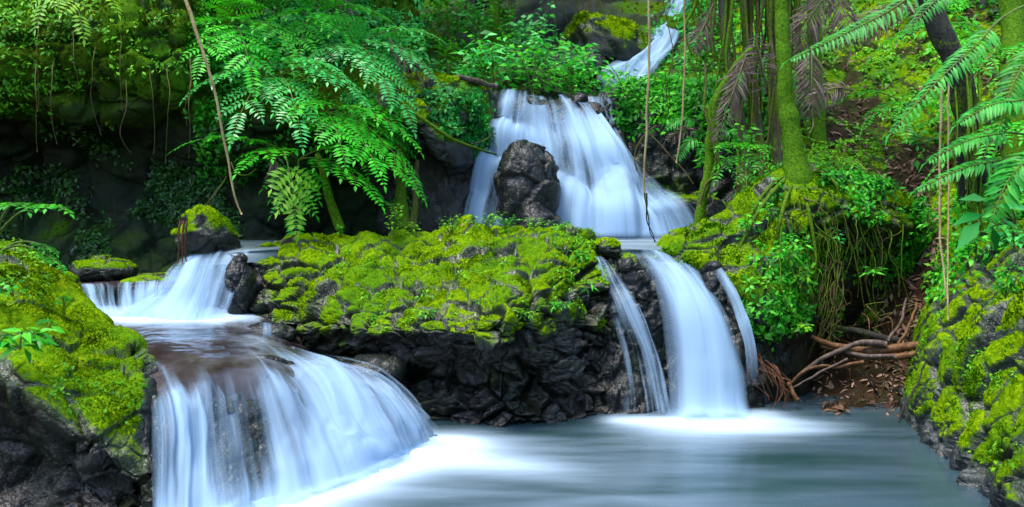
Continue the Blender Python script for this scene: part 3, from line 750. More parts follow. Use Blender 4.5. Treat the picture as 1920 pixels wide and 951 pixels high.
# ---- root mound under the mossy tree
st = [1235, 1290, 1340, 1385, 1420, 1455, 1500, 1560, 1620, 1680, 1730]
rows = {
    'bk': [(560, 11.6), (560, 12.2), (560, 12.4), (560, 12.6), (560, 12.8), (560, 12.9), (560, 12.9), (560, 13), (560, 13), (560, 13), (560, 13)],
    't0': [(458, 11.1), (434, 11.3), (412, 11.4), (385, 11.5), (362, 11.5), (340, 11.5), (325, 11.6), (333, 11.6), (342, 11.7), (362, 11.8), (400, 12.0)],
    't1': [(464, 10.9), (446, 11.0), (430, 11.0), (410, 11.0), (385, 11.0), (366, 11.0), (352, 11.0), (356, 11.1), (366, 11.2), (385, 11.4), (425, 11.7)],
    't2': [(472, 10.75), (462, 10.75), (455, 10.7), (450, 10.6), (435, 10.6), (415, 10.7), (400, 10.75), (400, 10.9), (405, 11.0), (420, 11.2), (450, 11.6)],
    't3': [(480, 10.7), (482, 10.65), (490, 10.5), (510, 10.3), (515, 10.25), (500, 10.3), (490, 10.5), (470, 11.1), (460, 11.3), (470, 11.5), (490, 11.8)],
    'li': [(490, 10.7), (505, 10.6), (540, 10.45), (572, 10.2), (590, 10.1), (592, 10.1), (590, 10.3), (560, 11.2), (540, 11.5), (540, 11.7), (550, 12)],
    'u1': [(520, 10.7), (560, 10.5), (610, 10.4), (630, 10.3), (640, 10.25), (645, 10.25), (650, 10.5), (620, 11.4), (600, 11.7), (600, 11.8), (600, 12)],
    'ba': [(700, 10.6), (740, 10.4), (760, 10.2), (765, 10.2), (765, 10.2), (760, 10.3), (750, 10.6), (690, 11.5), (660, 11.8), (650, 12), (650, 12.1)],
    'bb': [(800, 11.2), (850, 11), (850, 11), (850, 11), (850, 11), (850, 11), (850, 11.3), (800, 12), (800, 12.3), (800, 12.5), (800, 12.6)],
}
C = np.array([[(s,) + rows[r][i] for r in rows] for i, s in enumerate(st)], float)
C = closeloop(caps(PA(C)))
G = patch(C, 220, 260)[:, :-1]
def mm(Pt, N):
    px, py = projpx(Pt)
    edge = 600 + 30 * fbm(Pt * 1.6, 3, 12) - 70 * sst(1370, 1310, px) - 160 * sst(1530, 1570, px)
    m = sst(edge + 15, edge - 30, py) * sst(-0.7, 0.1, N[..., 2] + 0.35)
    return np.clip(m * (1 - 0.5 * sst(0.1, 0.4, fbm(Pt * 2.5, 3, 95))), 0, 1)
rockform("root_mound", G, M['rock'], 101, (0.11, 1.3), 0.06, 2.5, 0.5, mossf=mm, closed=True, label="mossy rock mound beneath the tree, dark and bare low down beside the right fall", cat="rock mound",
         tuft=(36000, 0.026), tmat=M['moss_green'], key="mound")

# ---- rock behind the right lower fall
st = [1085, 1120, 1160, 1205, 1250, 1300, 1350, 1400, 1450]
rows = {
    'b0': [(470, 11.4), (466, 11.2), (464, 11.2), (464, 11.2), (466, 11.2), (466, 11.2), (466, 11.2), (470, 11.2), (480, 11.2)],
    't0': [(480, 10.7), (470, 10.8), (466, 10.7), (474, 10.75), (475, 10.8), (473, 10.85), (466, 10.9), (470, 10.9), (500, 10.9)],
    't1': [(500, 10.45), (486, 10.5), (482, 10.45), (496, 10.5), (500, 10.6), (496, 10.6), (482, 10.6), (490, 10.6), (530, 10.6)],
    't2': [(545, 10.3), (545, 10.25), (535, 10.15), (535, 10.2), (545, 10.35), (545, 10.35), (530, 10.35), (540, 10.3), (590, 10.4)],
    't3': [(610, 10.15), (610, 10.1), (605, 9.95), (600, 10.0), (605, 10.2), (605, 10.2), (600, 10.15), (610, 10.1), (650, 10.3)],
    'u1': [(690, 9.95), (690, 9.9), (690, 9.85), (690, 9.9), (690, 10.05), (690, 10.05), (690, 9.95), (690, 9.95), (710, 10.2)],
    'ba': [(790, 9.75), (790, 9.7), (790, 9.65), (790, 9.7), (785, 9.9), (785, 9.9), (785, 9.8), (780, 9.85), (780, 10.2)],
    'bb': [(870, 9.7), (870, 9.7), (870, 9.6), (870, 9.65), (870, 9.8), (870, 9.8), (870, 9.75), (870, 9.8), (870, 10.1)],
}
C = np.array([[(s,) + rows[r][i] for r in rows] for i, s in enumerate(st)], float)
G = patch(PA(C), 170, 170)
rockform("wet_ledge", G, M['rock_wet'], 121, (0.06, 1.6), 0.06, 3.6, 0.6, mossf=lambda Pt, N: 0.5 * sst(0.3, 0.9, N[..., 2] + 0.6 * fbm(Pt * 2, 3, 5)) * sst(1.3, 1.7, Pt[..., 2]),
         label="black wet rock face under the right lower fall", cat="rock ledge", key="rledge")

# ---- rock behind the left lower fall, reaching back under the shelf water
FLa = PA(np.array(FL, float))
top = PA(np.array([[(150 + i * 48, 585 + i * 2, 10.5) for i in range(9)], [(175 + i * 47, 608 + i * 3, 9.4) for i in range(9)]], float)).transpose(1, 0, 2)
C = np.concatenate([top + np.array([0, 0, -0.12]), FLa[..., :3] + np.array([0, 0.10, -0.07])], 1)
C[:, -1, 2] -= 0.5; C[:, -2, 2] -= 0.15; C[:, -1, 1] += 0.4
G = patch(C, 200, 200)
rockform("wet_ledge", G, M['rock_wet'], 131, (0.03, 1.6), 0.035, 3.2, 0.5, label="broad dark rock shelf under the left fan of falling water", cat="rock ledge", key="lledge")

# ---- wall of rock behind the tall fall
st = [850, 900, 950, 1000, 1060, 1110, 1150, 1200, 1260, 1330, 1420]
rows = {
    'b0': [(205, 15.6), (200, 15.5), (195, 15.4), (192, 15.4), (192, 15.4), (190, 15.4), (180, 15.6), (170, 15.7), (165, 15.8), (160, 15.5), (150, 15.5)],
    't0': [(190, 14.6), (182, 14.5), (178, 14.4), (184, 14.35), (188, 14.3), (188, 14.3), (180, 14.5), (168, 14.7), (165, 14.8), (165, 14.5), (165, 14.2)],
    't1': [(230, 14.3), (230, 14.1), (230, 14.0), (235, 13.95), (240, 13.9), (240, 13.95), (240, 14.2), (230, 14.3), (215, 14.3), (205, 14.0), (200, 13.8)],
    't2': [(330, 13.9), (330, 13.7), (330, 13.5), (330, 13.45), (330, 13.5), (330, 13.55), (330, 13.65), (330, 14.0), (310, 14.2), (290, 14.1), (290, 13.8)],
    't3': [(400, 13.6), (400, 13.4), (395, 13.3), (380, 13.3), (375, 13.3), (375, 13.3), (375, 13.35), (390, 13.6), (390, 13.9), (380, 13.9), (380, 13.6)],
    'ba': [(470, 13.4), (470, 13.3), (470, 13.2), (470, 13.2), (470, 13.2), (470, 13.2), (470, 13.2), (470, 13.3), (470, 13.4), (470, 13.4), (470, 13.2)],
}
C = np.array([[(s,) + rows[r][i] for r in rows] for i, s in enumerate(st)], float)
G = patch(PA(C), 190, 150)
rockform("wet_ledge", G, M['rock_wet'], 141, (0.12, 1.2), 0.10, 2.2, 0.6, mossf=lambda Pt, N: 0.8 * sst(0.2, 0.8, N[..., 2] + 0.5 * fbm(Pt * 1.5, 3, 5)) * sst(1.9, 2.2, Pt[..., 0]),
         label="dark wet rock wall behind the tall fall", cat="rock ledge", key="wall", tuft=(5000, 0.05), tmat=M['moss_green'])

# ---- mossy ridge left of the tall fall
st = [640, 690, 735, 790, 840, 885, 915, 940]
rows = {
    'bk': [(260, 15)] * 8,
    't0': [(160, 13.8), (152, 13.6), (148, 13.5), (146, 13.5), (150, 13.6), (156, 13.9), (166, 14.2), (182, 14.5)],
    't1': [(185, 12.9), (180, 12.8), (178, 12.7), (178, 12.7), (182, 12.9), (190, 13.3), (200, 13.8), (215, 14.2)],
    't2': [(215, 12.7), (208, 12.5), (212, 12.4), (222, 12.35), (240, 12.5), (245, 13.0), (250, 13.5), (265, 13.9)],
    'li': [(245, 12.8), (240, 12.6), (245, 12.5), (275, 12.4), (305, 12.55), (305, 13.0), (300, 13.5), (310, 13.8)],
    'u1': [(270, 13.2), (270, 13.1), (280, 13.0), (310, 12.9), (335, 12.9), (340, 13.2), (340, 13.5), (350, 13.7)],
    'ba': [(460, 13.4), (460, 13.3), (460, 13.2), (460, 13.1), (460, 13.0), (465, 13.1), (470, 13.2), (475, 13.3)],
    'bb': [(520, 14)] * 8,
}
C = np.array([[(s,) + rows[r][i] for r in rows] for i, s in enumerate(st)], float)
C = closeloop(caps(PA(C)))
G = patch(C, 150, 190)[:, :-1]
def gm(Pt, N):
    px, py = projpx(Pt)
    edge = 250 + 35 * fbm(Pt * 1.6, 3, 12) + 30 * np.exp(-((px - 850) / 40) ** 2)
    return np.clip(sst(edge + 15, edge - 30, py) * (0.9 - 0.5 * sst(0.0, 0.4, fbm(Pt * 2.5, 3, 95))) * sst(935, 910, px), 0, 1)
rockform("mossy_ridge", G, M['rock'], 151, (0.12, 1.3), 0.08, 2.0, 0.5, mossf=gm, closed=True, label="mossy overhanging ridge at the left edge of the tall fall", cat="rock ridge",
         tuft=(14000, 0.04), tmat=M['moss'], key="ridge")

# ---- single boulders
boulder("boulder", P(990, 355, 12.62) + np.array([0, 0.1, 0]), (0.42, 0.42, 0.66), 201, M['rock_wet'], amp=0.06, scale=2.2, crack=0.25, n=(110, 130), rot=0.1, label="black glistening boulder standing in the left side of the tall fall", cat="boulder")
boulder("boulder", P(1008, 420, 12.35), (0.28, 0.3, 0.26), 205, M['rock_wet'], amp=0.06, scale=3, n=(80, 90), label="dark wet rock at the foot of the black boulder in the tall fall", cat="boulder")
boulder("boulder", P(384, 436, 10.95) + np.array([0, 0.15, 0]), (0.31, 0.33, 0.30), 211, M['rock'], amp=0.06, scale=2.6, rot=-0.6, fuzz=0.006, big=(0.22, 2.3), gapk=0.5, barek=0.3, mossf=topmoss(-0.2, 0.35, 1.05, 3.0, 0.6, 8),
        label="rounded boulder with bright green moss at the top of the small left fall", cat="boulder", tuft=(5000, 0.017), tmat=M['moss_green'], e=0.9)
boulder("boulder", P(194, 508, 11.2), (0.43, 0.3, 0.17), 221, M['rock'], amp=0.04, scale=2.6, mossf=topmoss(0.3, 0.9, 0.9, 3, 0.6, 8), label="low dark boulder with a mossy top below the shaded cliff", cat="boulder", tuft=(1500, 0.02), tmat=M['moss_green'])
boulder("boulder", P(120, 535, 10.6), (0.20, 0.22, 0.14), 231, M['rock'], amp=0.03, scale=3, n=(50, 60), mossf=topmoss(-.2, 0.5, 0.9, 3, 0.4, 8), label="small mossy stone behind the left bank beside the low dark boulder", cat="boulder", tuft=(800, 0.018), tmat=M['moss_green'])
boulder("boulder", P(290, 535, 10.95), (0.38, 0.3, 0.12), 236, M['rock_wet'], amp=0.04, scale=3, n=(50, 60), mossf=topmoss(0.4, 1, 0.6, 3, 0.4, 8), label="flat wet stone at the back of the small left fall", cat="boulder")
boulder("boulder", P(1300, 392, 13.75), (0.52, 0.4, 0.26), 241, M['rock_wet'], amp=0.06, scale=2, n=(80, 90), mossf=topmoss(0.5, 1.0, 0.9, 2, 0.5, 8), label="wet dark slab with thin green moss right of the tall fall", cat="boulder", tuft=(900, 0.02), tmat=M['moss_green'])
boulder("boulder", P(1140, 466, 10.6), (0.15, 0.2, 0.10), 251, M['rock'], amp=0.035, scale=3.5, n=(60, 70), mossf=topmoss(0.1, 0.7, 0.9, 3, 0.5, 8), label="small mossy rock at the lip between the thin and main right streams", cat="boulder", tuft=(900, 0.018))
boulder("boulder", P(1196, 540, 10.28), (0.13, 0.18, 0.36), 261, M['rock_wet'], amp=0.06, scale=3.2, n=(80, 90), mossf=topmoss(0.5, 1.0, 0.6, 2, 0.5, 8), rot=-0.35, label="jagged wet rock splitting the right lower fall", cat="boulder")
boulder("boulder", P(1340, 540, 10.45), (0.16, 0.22, 0.36), 265, M['rock_wet'], amp=0.055, scale=3.2, n=(80, 90), rot=0.0, label="wet rock shoulder between the main right stream and its side trickle", cat="boulder")
boulder("boulder", P(1222, 512, 10.45), (0.05, 0.07, 0.09), 268, M['rock_wet'], amp=0.015, scale=8, n=(30, 36), big=(0.02, 3), label="little black stone poking through the top of the right fall", cat="boulder")
boulder("boulder", P(500, 625, 9.75), (0.34, 0.3, 0.13), 271, M['rock_wet'], amp=0.035, scale=3.5, n=(70, 80), label="low wet step dripping water at the left foot of the moss boulder", cat="boulder")
boulder("boulder", P(650, 695, 9.35), (0.55, 0.4, 0.17), 281, M['rock_wet'], amp=0.045, scale=3.2, n=(80, 90), label="glistening dark step beside the left fan under the moss boulder", cat="boulder")
boulder("boulder", P(450, 545, 10.35), (0.17, 0.25, 0.42), 285, M['rock_wet'], amp=0.045, scale=3.4, n=(80, 90), label="wet black rock between the small left fall and the moss boulder", cat="boulder")
boulder("boulder", P(1130, 95, 19.3), (1.0, 0.8, 0.75), 291, M['rock'], amp=0.16, scale=1.2, rot=0.35, mossf=topmoss(-0.5, 0.3, 0.95, 1.2, 0.8, 8), label="mossy rock outcrop left of the highest fall", cat="boulder", tuft=(4000, 0.06), tmat=M['moss'])
boulder("boulder", P(1075, 130, 18.6), (0.8, 0.6, 0.45), 295, M['rock_wet'], amp=0.12, scale=1.4, label="dark bare rock below the mossy outcrop near the highest fall", cat="boulder")
boulder("boulder", P(1240, 38, 21.2), (0.25, 0.25, 0.3), 297, M['rock_wet'], amp=0.1, scale=2, n=(50, 60), label="dark rock parting the top of the highest fall", cat="boulder")

# ------------------------------------------------------------------ falling water
def fall(label, ctrl, layers, nu=120, nv=140, ridge=0.03, ew=0.07, top=0.04, bot=0.08, seed=0, group=None, ragged=0.0, lump=0.05):
    C = PA(np.array(ctrl, float))
    G4 = crm(crm(C, nu, 0), nv, 1)
    G, dens = G4[..., :3], G4[..., 3]
    N = gnormals(G)
    mid = G[:, nv // 2]
    W = np.linalg.norm(np.diff(mid, axis=0), axis=1).sum()
    Lm = np.linalg.norm(np.diff(G[nu // 2], axis=0), axis=1).sum()
    U, V = np.meshgrid(np.linspace(0, 1, nu), np.linspace(0, 1, nv), indexing='ij')
    uv = np.stack([U * W, V * Lm], -1)
    root = thing("waterfall", label, "waterfall", (G[..., 0].mean(), G[..., 1].mean(), G[..., 2].min()), group)
    for li, (mat, off, dadd) in enumerate(layers):
        q = np.stack([U * W * 7, V * Lm * 0.5, np.full_like(U, seed + li * 3.7)], -1)
        q2 = q * np.array([0.35, 0.8, 1]) + 5
        h = fbm(q, 2, seed + li) * ridge * 1.1 + fbm(q2, 2, seed + 9) * ridge * 2.4
        lq = np.stack([U * W * 2.3, V * Lm * 0.95, np.full_like(U, seed * 2.3)], -1)
        lm_ = fbm(lq + 0.3 * fbm(lq * 2, 2, 3)[..., None], 3, seed + 40)
        Pt = G + N * (off + (h + lump * lm_ * sst(0.95, 0.55, V)) * sst(0.0, 0.25, V))[..., None]
        e = np.minimum(U, 1 - U) / ew + 0.35 * fbm(q * np.array([1, 1.2, 1]), 2, seed + 20)
        vt = V + ragged * (vnoise(np.stack([U * W * 9, U * 0, np.full_like(U, 3.0 + seed)], -1), 4) + vnoise(np.stack([U * W * 28, U * 0, np.full_like(U, 3.0)], -1), 5) * 0.6)
        edge = np.clip(np.minimum(np.minimum(e, vt / max(top, 1e-3)), (1 - V) / bot), 0, 1)
        mesh_obj("water_sheet", Pt, orient(grid_faces(nu, nv), Pt, N), mat, parent=root, attrs={"dens": dens + dadd + 0.38 * lm_ * sst(1.0, 0.75, V), "edge": edge}, uv=uv + li * 0.37)
    return root

fall("broad fan of silky water spilling from the left shelf into the pool", FL, [(M['fall'], 0.02, 0.0), (M['fall_back'], -0.02, -0.05)], 260, 200, 0.045, 0.05, 0.12, 0.14, 1, ragged=0.07, lump=0.09)
SL = [[(330, 492, 10.95, .3), (316, 512, 10.6, .5), (298, 540, 10.35, .7), (262, 565, 10.25, .8), (212, 590, 10.1, .9), (190, 600, 9.9, .6)],
      [(352, 481, 10.95, .3), (340, 503, 10.55, .5), (326, 535, 10.3, .7), (305, 565, 10.15, .8), (270, 594, 9.95, .95), (258, 606, 9.8, .7)],
      [(388, 474, 10.9, .3), (374, 498, 10.5, .6), (360, 533, 10.2, .75), (345, 568, 10.05, .8), (325, 597, 9.85, .95), (318, 608, 9.7, .7)],
      [(428, 470, 10.85, .3), (415, 494, 10.45, .6), (402, 530, 10.2, .7), (390, 567, 10.0, .75), (378, 598, 9.85, .9), (375, 607, 9.7, .6)],
      [(472, 466, 10.8, .3), (458, 490, 10.45, .5), (446, 528, 10.2, .5), (434, 566, 10.0, .5), (422, 597, 9.9, .7), (425, 604, 9.75, .4)]]
fall("small slanting cascade between the rounded mossy boulder and the big moss boulder", SL, [(M['fall'], 0.03, -0.02), (M['fall_back'], 0.0, 0.0)], 110, 90, 0.025, 0.07, 0.08, 0.1, 2)
SL2 = [[(140, 536, 10.75, .2), (150, 550, 10.5, .3), (158, 570, 10.35, .45), (165, 588, 10.2, .8), (172, 596, 10.0, .5)],
       [(200, 534, 10.75, .2), (205, 548, 10.5, .35), (208, 568, 10.35, .45), (212, 588, 10.2, .8), (215, 597, 10.0, .5)],
       [(260, 530, 10.75, .2), (262, 545, 10.5, .4), (262, 566, 10.35, .6), (262, 588, 10.2, .9), (262, 597, 10.0, .5)],
       [(320, 528, 10.75, .2), (318, 543, 10.5, .4), (315, 563, 10.4, .6), (312, 588, 10.25, .9), (312, 597, 10.0, .5)]]
fall("low trickling step of water at the far left of the shelf", SL2, [(M['veil'], 0.03, 0.1)], 80, 60, 0.02, 0.08, 0.1, 0.15, 3)
RM = [[(1168, 470, 10.75, .2), (1190, 490, 10.45, .35), (1216, 525, 10.2, .6), (1238, 585, 10.0, .7), (1250, 680, 9.85, .75), (1252, 770, 9.62, .95), (1225, 800, 9.3, .6)],
      [(1200, 470, 10.8, .25), (1222, 492, 10.5, .5), (1252, 530, 10.2, .8), (1276, 590, 9.95, .95), (1288, 680, 9.78, .95), (1290, 772, 9.58, 1.05), (1285, 806, 9.2, .7)],
      [(1232, 472, 10.85, .2), (1255, 495, 10.55, .4), (1285, 535, 10.2, .8), (1312, 595, 9.95, 1.0), (1328, 685, 9.75, 1.0), (1333, 774, 9.56, 1.05), (1345, 806, 9.2, .7)],
      [(1262, 472, 10.9, .15), (1282, 495, 10.6, .5), (1312, 538, 10.25, .75), (1342, 600, 10.0, .9), (1365, 690, 9.8, .9), (1375, 775, 9.6, 1.0), (1405, 802, 9.25, .7)],
      [(1290, 474, 10.9, .1), (1308, 498, 10.65, .3), (1336, 545, 10.35, .5), (1368, 610, 10.1, .6), (1396, 695, 9.9, .65), (1412, 772, 9.7, .85), (1465, 792, 9.45, .5)]]
fall("main silky stream of the right lower fall plunging into the pool", RM, [(M['fall'], 0.05, 0.06), (M['fall_back'], 0.01, 0.05)], 150, 160, 0.03, 0.24, 0.05, 0.16, 4)
RV = [[(1110, 489, 10.45, .3), (1124, 515, 10.35, .35), (1142, 565, 10.15, .3), (1158, 640, 10.0, .1), (1164, 720, 9.8, .1), (1166, 785, 9.6, .2)],
      [(1117, 489, 10.42, .6), (1136, 518, 10.25, .6), (1163, 573, 10.05, .5), (1186, 648, 9.9, .2), (1198, 725, 9.75, .15), (1204, 785, 9.55, .25)],
      [(1124, 490, 10.42, .9), (1149, 524, 10.2, 1.0), (1184, 584, 9.98, 1.05), (1214, 662, 9.85, .9), (1232, 738, 9.7, .9), (1240, 785, 9.55, 1.0)],
      [(1131, 492, 10.42, .5), (1158, 528, 10.2, .5), (1196, 590, 10.0, .7), (1228, 668, 9.88, .95), (1247, 742, 9.72, .95), (1256, 785, 9.6, .9)]]
fall("thin bent veil of water on the left of the right lower fall", RV, [(M['veil'], 0.08, -0.2)], 90, 130, 0.02, 0.12, 0.04, 0.1, 5)
RR = [[(1317, 482, 10.7, .5), (1337, 508, 10.42, .5), (1362, 545, 10.18, .5), (1383, 595, 10.03, .5), (1396, 650, 9.93, .35), (1402, 730, 9.85, .25)],
      [(1322, 481, 10.7, .8), (1343, 506, 10.4, .9), (1369, 543, 10.15, .9), (1391, 592, 10.0, .9), (1405, 648, 9.92, .7), (1411, 730, 9.83, .5)],
      [(1327, 482, 10.7, .5), (1349, 507, 10.4, .5), (1375, 544, 10.15, .5), (1398, 593, 10.0, .5), (1412, 650, 9.93, .35), (1418, 730, 9.85, .25)]]
fall("narrow side trickle curving down the right edge of the lower fall", RR, [(M['veil'], 0.05, -0.1)], 50, 110, 0.015, 0.2, 0.04, 0.25, 6)
MF = [[(930, 176, 14.5, .2), (924, 200, 14.2, .4), (919, 236, 14.1, .5), (914, 246, 13.85, .6), (912, 298, 13.78, .4), (903, 312, 13.5, .5), (893, 365, 13.42, .35), (884, 390, 13.3, .35), (872, 440, 13.2, .35)],
      [(955, 176, 14.45, .3), (950, 200, 14.15, .55), (944, 234, 14.02, .55), (940, 246, 13.7, .85), (938, 300, 13.62, .55), (930, 314, 13.35, .75), (924, 365, 13.25, .55), (918, 392, 13.15, .55), (912, 445, 13.05, .5)],
      [(985, 179, 14.4, .3), (982, 205, 14.1, .45), (978, 238, 13.95, .5), (975, 252, 13.6, .8), (975, 300, 13.5, .6), (970, 318, 13.3, .7), (966, 365, 13.2, .6), (962, 393, 13.1, .6), (958, 450, 13.0, .6)],
      [(1018, 183, 14.35, .1), (1026, 210, 14.05, .75), (1032, 244, 13.85, .9), (1038, 275, 13.6, .85), (1042, 306, 13.45, .75), (1042, 326, 13.35, .75), (1042, 346, 12.98, 1.0), (1042, 392, 12.85, .95), (1040, 449, 12.78, .95)],
      [(1050, 186, 14.35, .1), (1066, 212, 14.02, .45), (1080, 246, 13.72, .95), (1094, 280, 13.42, .95), (1104, 330, 13.26, .75), (1108, 360, 13.16, .8), (1112, 384, 12.86, 1.1), (1114, 404, 12.74, .95), (1114, 450, 12.66, 1.0)],
      [(1080, 187, 14.35, .15), (1096, 214, 14.1, .35), (1116, 250, 13.72, 1.0), (1136, 282, 13.35, 1.05), (1152, 318, 13.24, .8), (1160, 338, 13.10, .85), (1166, 362, 12.92, 1.0), (1174, 396, 12.68, .95), (1178, 450, 12.6, 1.05)],
      [(1108, 186, 14.4, .45), (1113, 214, 14.25, .5), (1134, 254, 13.85, .9), (1160, 290, 13.45, 1.0), (1180, 336, 13.25, .65), (1196, 366, 13.15, .85), (1214, 390, 12.82, 1.1), (1228, 408, 12.72, .9), (1240, 450, 12.62, 1.05)],
      [(1130, 184, 14.4, .55), (1132, 214, 14.3, .6), (1146, 256, 14.1, .7), (1172, 300, 13.7, .5), (1194, 335, 13.5, .4), (1222, 360, 13.3, .6), (1250, 382, 12.9, .95), (1270, 405, 12.8, .85), (1290, 450, 12.72, .95)],
      [(1148, 184, 14.4, .3), (1150, 214, 14.32, .4), (1160, 258, 14.15, .4), (1184, 306, 13.8, .2), (1210, 345, 13.6, .15), (1240, 368, 13.4, .3), (1275, 392, 13.05, .5), (1300, 412, 12.95, .5), (1322, 450, 12.85, .6)]]
fall("tall wide fall of silky water pouring over the upper rock wall", MF, [(M['fall'], 0.10, 0.0), (M['fall_back'], 0.04, 0.05)], 240, 220, 0.06, 0.05, 0.03, 0.05, 7, lump=0.055)
TF = [[(1255, -20, 21.5, .6), (1250, 10, 21.2, .5), (1222, 60, 20.6, .4), (1205, 100, 19.4, .5), (1165, 112, 18.8, .6), (1130, 150, 18.2, .7), (1120, 172, 17.9, .6)],
      [(1272, -20, 21.4, .8), (1268, 10, 21.1, .6), (1245, 60, 20.4, .8), (1225, 95, 19.3, .9), (1188, 118, 18.6, .9), (1160, 150, 18.0, .9), (1152, 172, 17.7, .7)],
      [(1288, -20, 21.4, .8), (1284, 10, 21.1, .8), (1268, 55, 20.4, .9), (1245, 90, 19.2, .9), (1212, 122, 18.5, .9), (1192, 150, 17.9, .9), (1186, 172, 17.6, .7)],
      [(1300, -20, 21.4, .6), (1296, 10, 21.1, .7), (1285, 50, 20.4, .8), (1265, 90, 19.3, .8), (1238, 128, 18.5, .7), (1222, 155, 17.9, .7), (1216, 172, 17.6, .6)]]
fall("highest distant fall half hidden among leaves at the top", TF, [(M['fall'], 0.15, -0.05), (M['veil'], 0.05, 0.0)], 100, 160, 0.08, 0.2, 0.02, 0.08, 8, lump=0.14)
DR = [[(478, 607, 9.5, .3), (480, 625, 9.42, .3), (480, 655, 9.38, .3)], [(505, 608, 9.47, .5), (506, 628, 9.40, .45), (506, 655, 9.36, .4)], [(535, 609, 9.47, .3), (536, 628, 9.42, .3), (536, 655, 9.38, .3)]]
fall("few dripping threads of water on the low wet step", DR, [(M['veil'], 0.05, -0.05)], 40, 40, 0.01, 0.1, 0.1, 0.2, 9)
# ------------------------------------------------------------------ plant makers
UP = np.array([0, 0, 1.0])
def spl(pts, n=24):
    return crm(np.asarray(pts, float), n, 0)
def pix(pts, n=24):
    return spl(PA(np.array(pts, float)), n)
def at(path, t):
    x = np.clip(t, 0, 1) * (len(path) - 1); i = min(int(x), len(path) - 2); f = x - i
    return path[i] * (1 - f) + path[i + 1] * f, nrm(path[i + 1] - path[i])

def pinna(g, path, ll, lw, sp, up=UP, start=0.04, curl=0.3, ang=0.5, mi=0, rnd=None, prof=None, droop=0.0, stem=None, hang=0.0, lift=0.15):
    """leaflets in two rows along a path"""
    L = np.linalg.norm(np.diff(path, axis=0), axis=1).sum()
    n = max(3, int(L * (1 - start) / sp))
    t = start + (1 - start) * (np.arange(n) + 0.5) / n
    x = t * (len(path) - 1); i = np.minimum(x.astype(int), len(path) - 2); f = (x - i)[:, None]
    p = path[i] * (1 - f) + path[i + 1] * f
    T = nrm(path[i + 1] - path[i])
    S = nrm(np.cross(T, up)); U = np.cross(S, T)
    pr = (np.sin(np.pi * np.clip(t * 0.82 + 0.16, 0, 1)) ** 0.6) if prof is None else prof(t)
    for s in (-1, 1):
        d = S * s * 0.9 + T * ang + U * lift + np.array([0, 0, -droop]) + RNG.normal(0, 0.07 + hang, (n, 3))
        g.leaves(p, d, U + RNG.normal(0, 0.15, (n, 3)), ll * pr * (0.9 + 0.2 * RNG.random(n)), lw * (0.5 + 0.5 * pr), curl, 0.14, rnd if rnd is not None else np.clip(RNG.normal(0.5, 0.2, n), 0, 1), mi)
    g.leaves(path[-1:], nrm(path[-1:] - path[-2:-1]), UP[None], ll * 0.8, lw, curl, 0.1, 0.6, mi)
    if stem is not None:
        g.tube(path[:: max(1, len(path) // 12)], np.linspace(stem, stem * 0.3, len(path[:: max(1, len(path) // 12)])), 5, 1, 0.5)

def bip(g, path, npair, plen, ll, lw, sp, start=0.3, up=UP, stem=0.012):
    ll, lw, sp, plen = ll * 1.55, lw * 1.7, sp * 1.75, plen * 1.12
    """frond of a large fern: side pinnae each with two rows of leaflets"""
    for i in range(npair):
        t = start + (0.97 - start) * (i + 0.2) / npair
        p, T = at(path, t)
        S = nrm(np.cross(T, up)); U = np.cross(S, T)
        for s in (-1, 1):
            d = nrm(S * s * 0.9 + T * (0.45 + 0.4 * t) + U * 0.12 + RNG.normal(0, 0.06, 3))
            L = plen * (1.0 - 0.5 * max(0, t - 0.3)) * (0.88 + 0.24 * RNG.random())
            s_ = np.linspace(0, 1, 8)[:, None]
            pp = p + d * L * s_ - UP * L * 0.28 * s_ ** 2
            pinna(g, pp, ll, lw, sp, U + np.array([0, 0, 0.3]), 0.05, 0.2, 0.4, 0, np.clip(RNG.normal(0.5, 0.13) + RNG.normal(0, 0.12), 0, 1), stem=0.004)
    p, T = at(path, 0.97)
    s_ = np.linspace(0, 1, 8)[:, None]
    pinna(g, p + T * plen * 0.9 * s_ - UP * plen * 0.2 * s_ ** 2, ll, lw, sp, up, 0.02, 0.2, 0.4, 0, stem=0.004)
    g.tube(path, np.linspace(stem, stem * 0.35, len(path)), 6, 1, 0.5)

def arc(a, b, h, n=20, w=0.42):
    c = a + (b - a) * w + UP * h
    t = np.linspace(0, 1, n)[:, None]
    return a * (1 - t) ** 2 + 2 * c * t * (1 - t) + b * t * t

def children(o):
    return [c for c in bpy.data.objects if c.parent == o]

def dup(root, kids, loc, rz=0.0, sc=1.0, label=None, rot=None):
    r = root.copy(); COL.objects.link(r)
    r.location = tuple(float(c) for c in loc); r.rotation_euler = rot or (0, 0, rz); r.scale = (sc, sc, sc)
    if label: r["label"] = label
    for k in kids:
        c = k.copy(); COL.objects.link(c); c.parent = r
    return r

LEAFM = lambda k: [M[k], M['stem'], M['stem_brown']]

def big_fern(label, base, tips, mat='fern', npair=6, plen=0.36, ll=0.085, lw=0.026, sp=0.030, group=None, h=0.35, start=0.35, name="giant_fern"):
    base = np.asarray(base, float)
    root = thing(name, label, "fern", base, group)
    for tp in tips:
        hh = h
        if len(tp) == 4: tp, hh = tp[:3], tp[3]
        b = P(*tp); path = arc(base, b, hh * np.linalg.norm(b - base))
        g = Geo(); k = np.linalg.norm(b - base)
        bip(g, path, max(3, int(0.7 * npair * min(1.3, 0.55 + 0.45 * k))), plen * (0.85 + 0.3 * RNG.random()), ll, lw, sp, start)
        g.build("frond", LEAFM(mat), parent=root)
    return root

